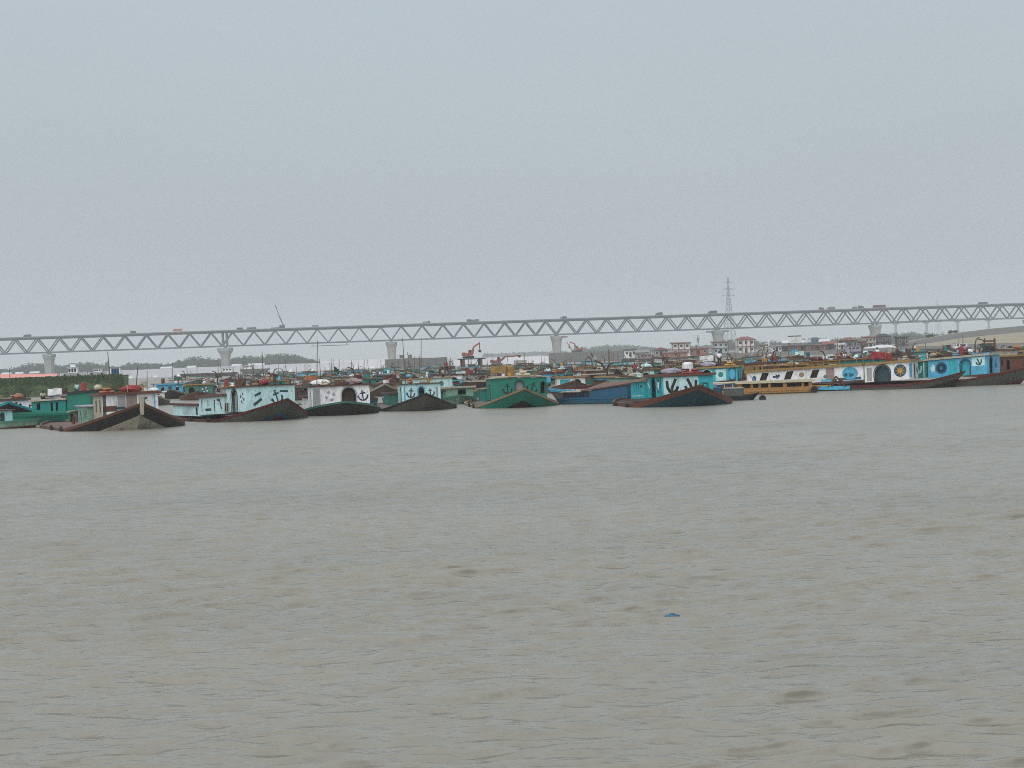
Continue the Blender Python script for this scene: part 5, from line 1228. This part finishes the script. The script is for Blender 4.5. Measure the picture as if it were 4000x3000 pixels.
# things lying on the front boats
LIT = [
    ('b1', b1, [('tarpaulin_bundle', 'red', 1.0, .3), ('sack_pile', 'orange', 1.4, -1.6), ('bucket', 'white', .8, 1.5), ('plastic_drum', 'bone', 2.6, 1.8), ('plank_stack', 'ochre', 2.4, -.6)], 'the charcoal and rust boat'),
    ('b2', b2, [('slatted_crate', 'rust', 3.6, .2), ('tarpaulin_bundle', 'red', 2.6, .6), ('rope_coil', 'tan', 1.4, -.8), ('pump_engine', 'brown', 3.4, -1.4)], 'the pale cyan cabin with the lifebuoy'),
    ('b3', b3, [('sack_pile', 'cream', 1.2, -1.4), ('slatted_crate', 'rust', 1.4, .1), ('tarpaulin_bundle', 'pinkish grey', 1.6, 1.5), ('tarpaulin_bundle', 'white', 3.0, -1.6), ('plastic_drum', 'dark red', 3.2, 2.1), ('old_tyre', 'black', 3.4, .6)], 'the white cabin with two arches'),
    ('b4', b4, [('sack_pile', 'orange', 1.8, -.8), ('bucket', 'yellow', 1.0, .9), ('rope_coil', 'bone', 2.4, .4)], 'the small anchor-painted cabin beside the emerald boat'),
    ('b5', b5, [('washing_line', 'ochre', 2.8, -1.6), ('sack_pile', 'cream', 1.0, .6), ('plank_stack', 'orange', 2.0, 1.4), ('bucket', 'yellow', .6, -.8), ('water_tank', 'ochre', 3.6, -.4)], 'the emerald boat'),
    ('b6', b6, [('sack_pile', 'red', 1.0, 1.0), ('tarpaulin_bundle', 'lilac', .8, -1.2), ('slatted_crate', 'dark red', 2.4, .4), ('water_tank', 'white', 3.8, 1.2), ('plank_stack', 'rust', 2.6, -1.5), ('bucket', 'orange', 1.7, .1)], 'the boat with red-brown bow band'),
    ('b9', b9, [('plastic_drum', 'red', 2.6, .4), ('washing_line', 'red', 3.4, -1.0), ('bucket', 'lilac', 1.2, -1.2), ('sack_pile', 'bone', 1.0, .8)], 'the white boat with slanted windows'),
    ('b10', b10, [('plank_stack', 'rust', 1.2, .2), ('sack_pile', 'dark red', 2.6, -1.0), ('water_tank', 'red', 3.4, 1.0), ('slatted_crate', 'brown', 4.6, -.6)], 'the sky blue boat at the right edge'),
    ('b13', b13, [('tarpaulin_bundle', 'cream', 1.0, .2), ('plastic_drum', 'red', 2.2, -.6), ('rope_coil', 'yellow', 3.2, .8)], 'the tall plain green cabin'),
    ('b13b', b13, [('tarpaulin_bundle', 'pinkish grey', 1.4, -.4), ('washing_line', 'white', 2.4, -1.2), ('sack_pile', 'lilac', 3.4, -.6), ('plastic_drum', 'dark red', 2.9, .8)], 'the low teal cabin behind the charcoal boat'),
    ('b16', b16, [('sack_pile', 'yellow', 1.2, .9), ('tarpaulin_bundle', 'lilac', 3.6, .2), ('bucket', 'black', 2.9, 1.4)], 'the turquoise cabin where a man stands'),
]
for key, rt, its, where in LIT:
    for kd, cc, dx, dy in its: litter(kd, rt, TOPS[key](dx, dy), cc, 'on ' + where)

# people
def stand_on(rt, p): q = w(rt, p); return (q.x, q.y, q.z + .005)
person(stand_on(b16, TOPS['b16'](2.3, .2)), R(95), 'stand', 'white', 'black', 'man in a white and green shirt and dark trousers standing on the turquoise cabin roof', 1.75)
person(stand_on(b2, TOPS['b2'](1.0, .9)), R(200), 'bend', None, 'brown', 'bare-chested man bending over on the roof of the pale cyan cabin', 1.65)
person(stand_on(b13, TOPS['b13b'](3.8, -1.4)), R(-80), 'sit', 'cream', 'black', 'person in a cream shirt sitting on the low teal cabin roof', 1.65)
person(stand_on(b13, TOPS['b13b'](1.9, 1.6)), R(-60), 'stand', 'pale cyan', 'dark green', 'person in a pale shirt standing behind the low teal cabin roof', 1.6)
person(stand_on(b10, TOPS['b10'](5.4, -1.5)), R(-70), 'sit', 'ochre', 'black', 'person in an ochre shirt sitting on the sky blue boat roof', 1.65)
person(stand_on(b10, TOPS['b10'](3.0, .2)), R(-95), 'stand', 'lilac', 'dark red', 'person in a lilac shirt standing on the sky blue boat roof', 1.2)
person(stand_on(b9, TOPS['b9'](4.0, 1.2)), R(-100), 'stand', 'white', 'navy', 'person in white standing on the yellow-edged roof', 1.6)
# ------------------------------------------------------------------ the rest of the fleet, row behind row
rgf = random.Random(2024)
HC = ['charcoal', 'rust', 'emerald', 'blue', 'black', 'olive grey', 'deep teal', 'brown']
CC = ['white', 'pale cyan', 'teal', 'cream', 'turquoise', 'pale green', 'sky blue', 'rust', 'sea green', 'light grey', 'red-brown', 'ochre', 'emerald']
RC = ['dark red', 'brown', 'ochre', 'rust', 'dark green', 'red-brown', 'charcoal', 'tan']
combos = [(a, b, c) for a in HC for b in CC for c in RC if b != c]
rgf.shuffle(combos)
def far_limit(px):      # how far back the fleet reaches, by direction
    T = [(-400, 172), (480, 176), (620, 225), (800, 420), (1000, 530), (1500, 540), (2000, 520), (2500, 410), (3000, 325), (3500, 295), (4400, 265)]
    for (a, p), (b, q) in zip(T, T[1:]):
        if a <= px <= b: return p + (q - p) * (px - a) / (b - a)
    return 300
rows = [168, 185, 202, 220, 238, 257, 277, 298, 321, 346, 374, 405, 440, 478, 515]
FLEET = []; TOPF = []
for ri, D0 in enumerate(rows):
    pitch = 8.2 + (D0 - 160) * .008
    x = -0.40 * D0 - 6 + rgf.uniform(0, 5)
    while x < 0.40 * D0 + 10:
        D = D0 + rgf.uniform(-3.5, 3.5); xx = x + rgf.uniform(-1.2, 1.2); px = 2000 + FPX * xx / D
        x += pitch * rgf.uniform(.92, 1.25)
        if D > far_limit(px) or px < -260 or px > 4300: continue
        if D < 196 and 540 < px < 900: continue
        if D < 180 and any(abs(px - q) < 150 for q in (500, 1795, 2140, 3000)): continue
        if D < 186 and px > 3150: continue
        if rgf.random() < .04: continue
        FLEET.append((ri, xx, D, px))
def row_words(ri, px):
    side = 'at the left' if px < 900 else 'left of centre' if px < 1700 else 'at the centre' if px < 2400 else 'right of centre' if px < 3200 else 'at the right'
    return ('close behind front row, ' if ri < 3 else 'mid fleet, ' if ri < 9 else 'far rows, ') + side
def hy(s): return s.replace(' ', '-')
for i, (ri, xx, D, px) in enumerate(FLEET):
    hc, cc, rc = combos[i % len(combos)]
    a = R(rgf.choice((6, 12, 18, 24, 30, -10, 14)) + rgf.uniform(-5, 5))
    lb_ = f'{hy(hc)} boat with {hy(cc)} cabin and {hy(rc)} roof, {row_words(ri, px)}'
    rt = boat_root(0, D, a, lb_, x=xx)
    L = rgf.uniform(14.5, 17); B = rgf.uniform(5.4, 6.6); peak = rgf.uniform(1.2, 1.9)
    near = ri < 4; mid_ = ri < 8
    accent = rgf.choice(('dark red', 'emerald', 'ochre', 'sky blue', 'rust', 'white', 'turquoise'))
    hull(rt, L, B, peak, rgf.uniform(.35, .6), .6, [(.14, accent), (9, hc)], rgf.choice((accent, 'rust', 'bone', 'tan', 'dark red')), rgf.choice(('brown', 'charcoal', 'rust')), bowlen=rgf.uniform(5, 6.5), pw=rgf.uniform(1.3, 1.8), rake=.9, stations=10 if near else 6)
    ch = rgf.uniform(.95, 1.65) + (.6 if px > 2850 else .0); cw = B - rgf.uniform(1.6, 2.4); cl_ = rgf.uniform(3.2, 5.2); x0 = rgf.uniform(2.8, 4.2)
    fr_items, lf_items = [], []
    ec = rgf.choice(('deep teal', 'navy', 'black', 'dark green', 'blue', 'red'))
    k = rgf.randrange(4); sp = cw / 4
    if k == 0: fr_items = [('arch', 0, min(1.1, sp), 0, ch * .82), ('anchor', -sp * 1.25, ch * .5, .9, 0, ec), ('anchor', sp * 1.25, ch * .5, .9, 0, ec)]
    elif k == 1: fr_items = [('arch', -sp, min(.9, sp), 0, ch * .8), ('buoy', sp * .9, ch * .52, .9, ec, 'white')]
    elif k == 2: fr_items = [('win', -sp * 1.1, .5, ch * .4, ch * .8), ('win', 0, .5, ch * .4, ch * .8), ('win', sp * 1.1, .5, ch * .4, ch * .8)]
    else: fr_items = [('panel', -sp * 1.6, -sp * .2, .2, ch * .8, ec if cc != 'white' else 'turquoise'), ('arch', sp * .9, min(1, sp), 0, ch * .8)]
    if mid_: lf_items = [('arch', 1.0, .8, 0, ch * .78)] + ([('win', 2.4, .4, ch * .4, ch * .75)] if cl_ > 3 else [])
    top = cabin(rt, x0, cl_, cw, .55, ch, cc, rc, fr_items, lf_items, lf_items if a < 0 else (), rise=rgf.uniform(0, .04), trim=rgf.choice((accent, 'bone', 'dark red', 'rust', 'brown', 'ochre')) if mid_ else None, back=near, railing=1.4 if near and rgf.random() < .5 else 0, boards=rgf.choice((0, 4, 6)) if near else 0)
    TOPF.append((rt, top, hc, cc, rc))
    cc2, rc2 = rgf.choice(CC), rgf.choice(RC)
    top2 = cabin(rt, x0 + cl_ + .3, rgf.uniform(3, 5), cw + .4,   .45, rgf.uniform(.7, 1.2), cc2, rc2, left=[('win', .7 + .95 * j, .45, .25, .6) for j in range(2)] if mid_ else (), rise=.01, back=False)
    for j in range(rgf.choice((0, 0, 1, 1, 2))):
        pole(rt, -rgf.uniform(3, L - 3), rgf.uniform(-B/2 + .4, B/2 - .4), rgf.uniform(1.2, 2.4), rgf.uniform(1.6, 3.9), (rgf.uniform(-.06, .06), rgf.uniform(-.08, .08)), .06 if near else .075)
    for j in range((5, 5, 4, 4, 3, 3, 3, 2, 2, 2, 2, 1, 1, 1, 1)[ri]):      # bamboo and planks laid along the roofs and hatches
        zz = .55 + ch + .14 if j % 2 == 0 else rgf.uniform(1.5, 2.2)
        xa = -x0 - rgf.uniform(0, 2) - (0 if j % 2 == 0 else cl_); ya = rgf.uniform(-cw * .45, cw * .45); ln_ = rgf.uniform(2.5, 5.5); aa = rgf.uniform(-.9, .9)
        MB().beam((xa, ya, zz), (xa - ln_ * math.cos(aa), ya + ln_ * math.sin(aa) * .6, zz + rgf.uniform(-.1, .5)), .09 if near else .12).build('lying_pole', P(rgf.choice(('tan', 'bone', 'brown', 'rust', 'cream', 'black'))), rt)
    if rgf.random() < .3:      # bent iron davit
        dx_, dy_ = -rgf.uniform(3, 9), rgf.uniform(-1.5, 1.5); hh_ = rgf.uniform(1.2, 2.4); sg = rgf.choice((-1, 1)); zb_ = .5 + ch
        MB().tube([(dx_, dy_, zb_), (dx_, dy_, zb_ + hh_ * .6), (dx_, dy_ + .25 * sg, zb_ + hh_ * .9), (dx_, dy_ + .8 * sg, zb_ + hh_)], [.1, .1, .09, .07], 6).build('davit', P(rgf.choice(('brown', 'black', 'rust'))), rt)
    if rgf.random() < .22:      # sun awning on posts over the after deck
        ax = x0 + cl_ + 4
        if ax + 3 < L:
            aw = MB().box(-ax - 3, -ax, -B/2 + .5, B/2 - .5, 2.35, 2.42).build('awning', P(rgf.choice(('navy', 'red', 'emerald', 'sky blue', 'ochre', 'bone'))), rt)
            for sx in (0, 3):
                for sy in (-1, 1): MB().beam((-ax - sx, sy * (B/2 - .6), .5), (-ax - sx, sy * (B/2 - .6), 2.35), .08).build('awning_post', M['bamboo'], aw)
    if ri < 9:
        nl = (8, 8, 8, 7, 6, 5, 4, 3, 2)[ri] + (2 if px > 2850 else 0); used = set()
        for j in range(nl):
            kd = rgf.choice(('tarpaulin_bundle', 'sack_pile', 'plastic_drum', 'slatted_crate', 'plank_stack', 'plank_stack', 'washing_line', 'slatted_crate', 'tarpaulin_bundle', 'pump_engine', 'old_tyre', 'rope_coil', 'bucket', 'sack_pile'))
            col_ = rgf.choice(('red', 'orange', 'yellow', 'white', 'white', 'bone', 'sky blue', 'blue', 'emerald', 'lilac', 'pinkish grey', 'dark red', 'cream', 'black', 'black', 'charcoal', 'brown', 'tan', 'rust', 'rust', 'pale cyan', 'dark green'))
            if kd == 'old_tyre': col_ = 'black'
            t_ = top if j % 2 == 0 else top2
            if (kd, col_, j % 2) not in used:
                used.add((kd, col_, j % 2))
                litter(kd, rt, t_(rgf.uniform(.5, 3), rgf.uniform(-cw * .38, cw * .38)), col_, f'on {hy(cc)} cabin of {hy(hc)}-hulled boat with {hy(rc)} roof' if t_ is top else f'aft on {hy(hc)}-hulled boat with {hy(cc)} cabin, {hy(rc)} roof')
CREW = [(1, 'white', 'navy'), (4, 'red', 'black'), (9, 'sky blue', 'brown'), (13, 'yellow', 'black'), (18, 'cream', 'dark green'), (24, 'dark red', 'navy'), (30, 'white', 'black'), (37, 'orange', 'brown'), (45, 'teal', 'black'), (52, 'white', 'dark red')]
for j, (k, sh, lo) in enumerate(CREW):
    if k < len(TOPF):
        rt, tp_, hc, cc, rc = TOPF[k]
        q = w(rt, tp_(rgf.uniform(.8, 2), rgf.uniform(-1, 1)))
        person((q.x, q.y, q.z + .005), R(rgf.uniform(-140, -40)), ('stand', 'stand', 'sit', 'bend')[j % 4], sh, lo, f'person in {hy(sh)} shirt on {hy(cc)} cabin of {hy(hc)}-hulled boat with {hy(rc)} roof', rgf.uniform(1.55, 1.7))
print('fleet', len(FLEET))

# ------------------------------------------------------------------ special craft in the fleet
# work platform on posts with an excavator
p = at(1842, 1440, 452)
wp = empty('work_barge', (p.x, 452, 0), R(10), 'work barge with a dark blue raised platform on brown posts under an excavator', 'barge')
MB().hexa([(-6,-2.6,-.6),(6,-2.6,-.6),(6,2.6,-.6),(-6,2.6,-.6),(-6.8,-2.8,1.0),(6.8,-2.8,1.0),(6.8,2.8,1.0),(-6.8,2.8,1.0)]).build('hull', P('brown'), wp)
MB().hexa([(-3.4,-2.4,4.0),(3.6,-2.4,4.0),(3.6,2.4,4.0),(-3.4,2.4,4.0),(-4.2,-2.6,4.3),(4.4,-2.6,4.3),(4.4,2.6,4.3),(-4.2,2.6,4.3)]).build('platform', P('navy'), wp)
for x_ in (-2.6, 2.6):
    for y_ in (-2, 2): MB().box(x_ - .35, x_ + .35, y_ - .35, y_ + .35, 1.0, 4.0).build('post', P('red-brown'), wp)
MB().box(-1, 1, -1, 1, 1.002, 2.6).build('winch_house', P('olive grey'), wp)
excavator((p.x - .8, 452, 4.31), R(12), .82, 'orange excavator with raised arm on the dark blue work platform', (62, -88))
p = at(1975, 1425, 520)
wp2 = empty('work_barge', (p.x, 520, 0), R(5), 'flat grey barge carrying a red excavator with its arm stretched to the right', 'barge')
MB().hexa([(-8,-3,-.6),(8,-3,-.6),(8,3,-.6),(-8,3,-.6),(-9,-3,1.4),(9,-3,1.4),(9,3,1.4),(-9,3,1.4)]).build('hull', P('grey'), wp2)
MB().box(3, 7, -2, 2, 1.402, 3.0).build('deck_house', P('light grey'), wp2)
excavator((p.x - 3, 520, 1.41), R(5), .95, 'red excavator with a low outstretched arm on a flat grey barge', (28, 8), 'red_tin')
# rusty dredge pipe arm rising in mid fleet
p = at(2362, 1478, 210)
dp_ = empty('dredge_pipe', (p.x, 210, .5), 0, 'rusty curved dredge pipe rising from the fleet right of centre', 'pipe')
MB().tube([(0, 0, 0), (.05, 0, 1.2), (0, 0, 2.2), (-.4, 0, 2.9), (-1.1, 0, 3.15)], [.17, .17, .17, .16, .14], 8).build('pipe', M['rust'], dp_)
MB().beam((-1.1, 0, 3.1), (-1.75, 0, 4.3), .16).build('jib', M['rust'], dp_)
MB().hexa([(-1.5,-.3,3.4),(-1.0,-.3,3.4),(-1.0,.3,3.4),(-1.5,.3,3.4),(-1.4,-.2,4.0),(-1.0,-.2,3.8),(-1.0,.2,3.8),(-1.4,.2,4.0)]).build('nozzle', P('light grey'), dp_)
MB().box(-.8, .8, -.8, .8, -1.2, .0).build('foot', P('charcoal'), dp_)
# slatted rusty dredge ladder at the right
p = at(3862, 1362, 300)
dl = empty('dredge_ladder', (p.x, 300, .8), R(-8), 'rust-red slatted dredge tower standing up at the right', 'dredge tower')
for s in (-1, 1): MB().beam((s * 1.0, 0, 0), (s * .9 + .2, 0, 4.0), .22).build('post', M['rust'], dl)
for i in range(6): MB().box(-1.25 + .03 * i, 1.2 + .03 * i, -.25, .12, .5 + i * .55, .82 + i * .55).build('slat', M['rust'], dl)
MB().beam((-.9, 0, 3.6), (-1.9, .2, 3.9), .2).build('arm', M['rust'], dl)
MB().box(-1.8, 1.8, -1.2, 1.2, -1.6, -.02).build('pontoon', P('charcoal'), dl)
# person in red on a far roof and others
for px, pyf, D, sh, lo, lb_, hh in ((1745, 1456, 232, 'red', 'black', 'person in a red top standing on a boat roof left of the excavator platform', 1.7), (2592, 1425, 250, 'dark red', 'black', 'person in a dark red shirt standing in the fleet under the red-gabled shed', 1.6),
        (3412, 1395, 290, 'lilac', 'dark red', 'person in lilac standing by poles under the white tarpaulin', 1.6), (2605, 1425, 262, 'maroon' if 'maroon' in C else 'rust', 'navy', 'person in a rust shirt right of the one in dark red', 1.6)):
    q = at(px, pyf, D)
    zt = q.z
    stg = empty('roof_platform', (q.x, D, 0), 0, 'plank platform carrying the ' + lb_.split(' standing')[0].split(' right of')[0], 'platform')
    MB().box(-1.4, 1.4, -1.1, 1.1, zt - .1, zt).build('planking', P('tan'), stg)
    for sx in (-1, 1):
        for sy in (-.9, .9): MB().box(sx * 1.2 - .08, sx * 1.2 + .08, sy - .08, sy + .08, -.5, zt - .1).build('post', P('brown'), stg)
    person((q.x, D, zt + .005), R(-85), 'stand', sh, lo, lb_, hh)
# barges in the far water
def far_barge(px0, px1, D, z, cabinside, label, hullc='black', housec='white'):
    xa, xb = ray(px0, 1440)[0] * D, ray(px1, 1440)[0] * D; Lb = xb - xa
    r_ = empty('cargo_barge', ((xa + xb) / 2, D, 0), 0, label, 'barge', 'barges in the far water')
    MB().hexa([(-Lb/2+2,-3,-.6),(Lb/2-2,-3,-.6),(Lb/2-2,3,-.6),(-Lb/2+2,3,-.6),(-Lb/2,-3.2,z),(Lb/2,-3.2,z),(Lb/2,3.2,z),(-Lb/2,3.2,z)]).build('hull', P(hullc), r_)
    c = cabinside * (Lb/2 - 4)
    h_ = MB().box(c - 2.4, c + 2.4, -2.2, 2.2, z + .002, z + 2.0).build('deck_house', P(housec), r_)
    for i in range(3): MB().box(c - 1.9 + i * 1.4, c - 1.0 + i * 1.4, -2.26, -2.203, z + .9, z + 1.5).build('window', M['glass'], h_)
    MB().box(c - 2.7, c + 2.7, -2.5, 2.5, z + 2.002, z + 2.12).build('roof', P('light grey'), r_)
    MB().box(-Lb/2 + 2, Lb/2 - 2, -2.2, 2.2, z + .002, z + .3).build('hatch', P('grey'), r_) if abs(cabinside) > 5 else None
far_barge(705, 925, 690, 1.7, 1, 'long black barge lying before the white dike')
far_barge(2428, 2560, 640, 1.3, 1, 'long black barge under the grey wall end', 'black', 'pinkish grey')
far_barge(3290, 3410, 560, 1.5, -1, 'dark blue-black barge with a lilac rim below the white tarpaulin', 'navy', 'lilac')
far_barge(3600, 3790, 640, 1.0, 1, 'low dark barge below the sand embankment', 'charcoal', 'white')
far_barge(940, 1050, 760, 2.6, -1, 'grey barge with a white house standing high before the far trees', 'grey', 'white')
# white launches drawn up on the grassy bank
def launch(px, D, L, label, tall):
    x_ = ray(px, 1470)[0] * D
    r_ = empty('white_launch', (x_, D, 3.75), R(4), label, 'launch', 'white launches at the grassy bank')
    V = []; N = 9
    for i in range(N):
        t = i / (N - 1); b = 1.1 * (1 - max(0, (abs(t - .5) - .2) / .3) ** 2 * .9); V += [(-L/2 + L * t, -b, .75 + .5 * (t - .4) ** 2), (-L/2 + L * t, -b * .6, 0), (-L/2 + L * t, b * .6, 0), (-L/2 + L * t, b, .75 + .5 * (t - .4) ** 2)]
    MB().add(V, [(i*4+k, i*4+(k+1) % 4, (i+1)*4+(k+1) % 4, (i+1)*4+k) for i in range(N-1) for k in range(4)] + [(0, 1, 2, 3), tuple((N-1)*4+k for k in (3, 2, 1, 0))]).build('hull', P('white'), r_)
    MB().box(-L*.18, L*.16, -.8, .8, .78, .8 + tall * .62).build('cabin', P('white'), r_)
    for i in range(3): MB().box(-L*.16 + i * L * .11, -L*.09 + i * L * .11, -.85, -.805, .95, .7 + tall * .55).build('window', M['glass'], r_)
    MB().box(-L*.22, L*.2, -.95, .95, .802 + tall * .62, .9 + tall * .62).build('roof', P('white'), r_)
    if tall > 1.5:
        MB().box(-L*.10, L*.08, -.6, .6, .902 + tall * .62, .9 + tall).build('wheelhouse', P('white'), r_)
        MB().box(-L*.13, L*.11, -.75, .75, .902 + tall, 1.0 + tall).build('wheelhouse_roof', P('light grey'), r_)
    for i in range(2): MB().tube([(-L*.3 + i * L * .5, -1.05, .35), (-L*.3 + i * L * .5, -1.16, .35)], .22, 8).build('tyre_fender', M['rubber'], r_)
launch(288, 345, 5.8, 'white launch with a wheelhouse beside the pink sheet', 1.9)
launch(385, 347, 4.6, 'smaller white launch left of the blue cloth shelter', .9)
# blue plastic jug adrift
p = ground(2627, 2412)
jg = empty('floating_jug', (p.x, p.y, 0.025), R(8), 'small blue plastic jug drifting in the open water', 'jug')
MB().tube([(-.14, 0, -.01), (-.12, 0, -.01), (.08, 0, -.01), (.11, 0, -.005)], [.035, .05, .05, .03], 12).build('body', P('jug blue'), jg, True)
MB().tube([(.11, 0, -.003), (.135, 0, 0)], .02, 8).build('cap', P('blue'), jg, True)
MB().tube([(-.06, 0, .03), (-.05, 0, .05), (.03, 0, .05), (.05, 0, .03)], .008, 5).build('handle', P('jug blue'), jg)
# ------------------------------------------------------------------ haze: one closed box of pale air round camera and scene
HAZE_DENSITY = 0.00027
hz = MB().box(-6500, 6500, -300, 8600, -1.5, 150)
hm = bpy.data.materials.new('haze_air'); hm.use_nodes = True
hn = hm.node_tree; hn.nodes.clear()
ho = hn.nodes.new('ShaderNodeOutputMaterial'); hv = hn.nodes.new('ShaderNodeVolumePrincipled')
hv.inputs['Color'].default_value = (0.925, 0.945, 0.965, 1); hv.inputs['Density'].default_value = HAZE_DENSITY
hv.inputs['Anisotropy'].default_value = 0.0
hn.links.new(hv.outputs[0], ho.inputs['Volume'])
tag(hz.build('haze', hm), 'pale grey haze hanging over the whole river', kind='stuff')
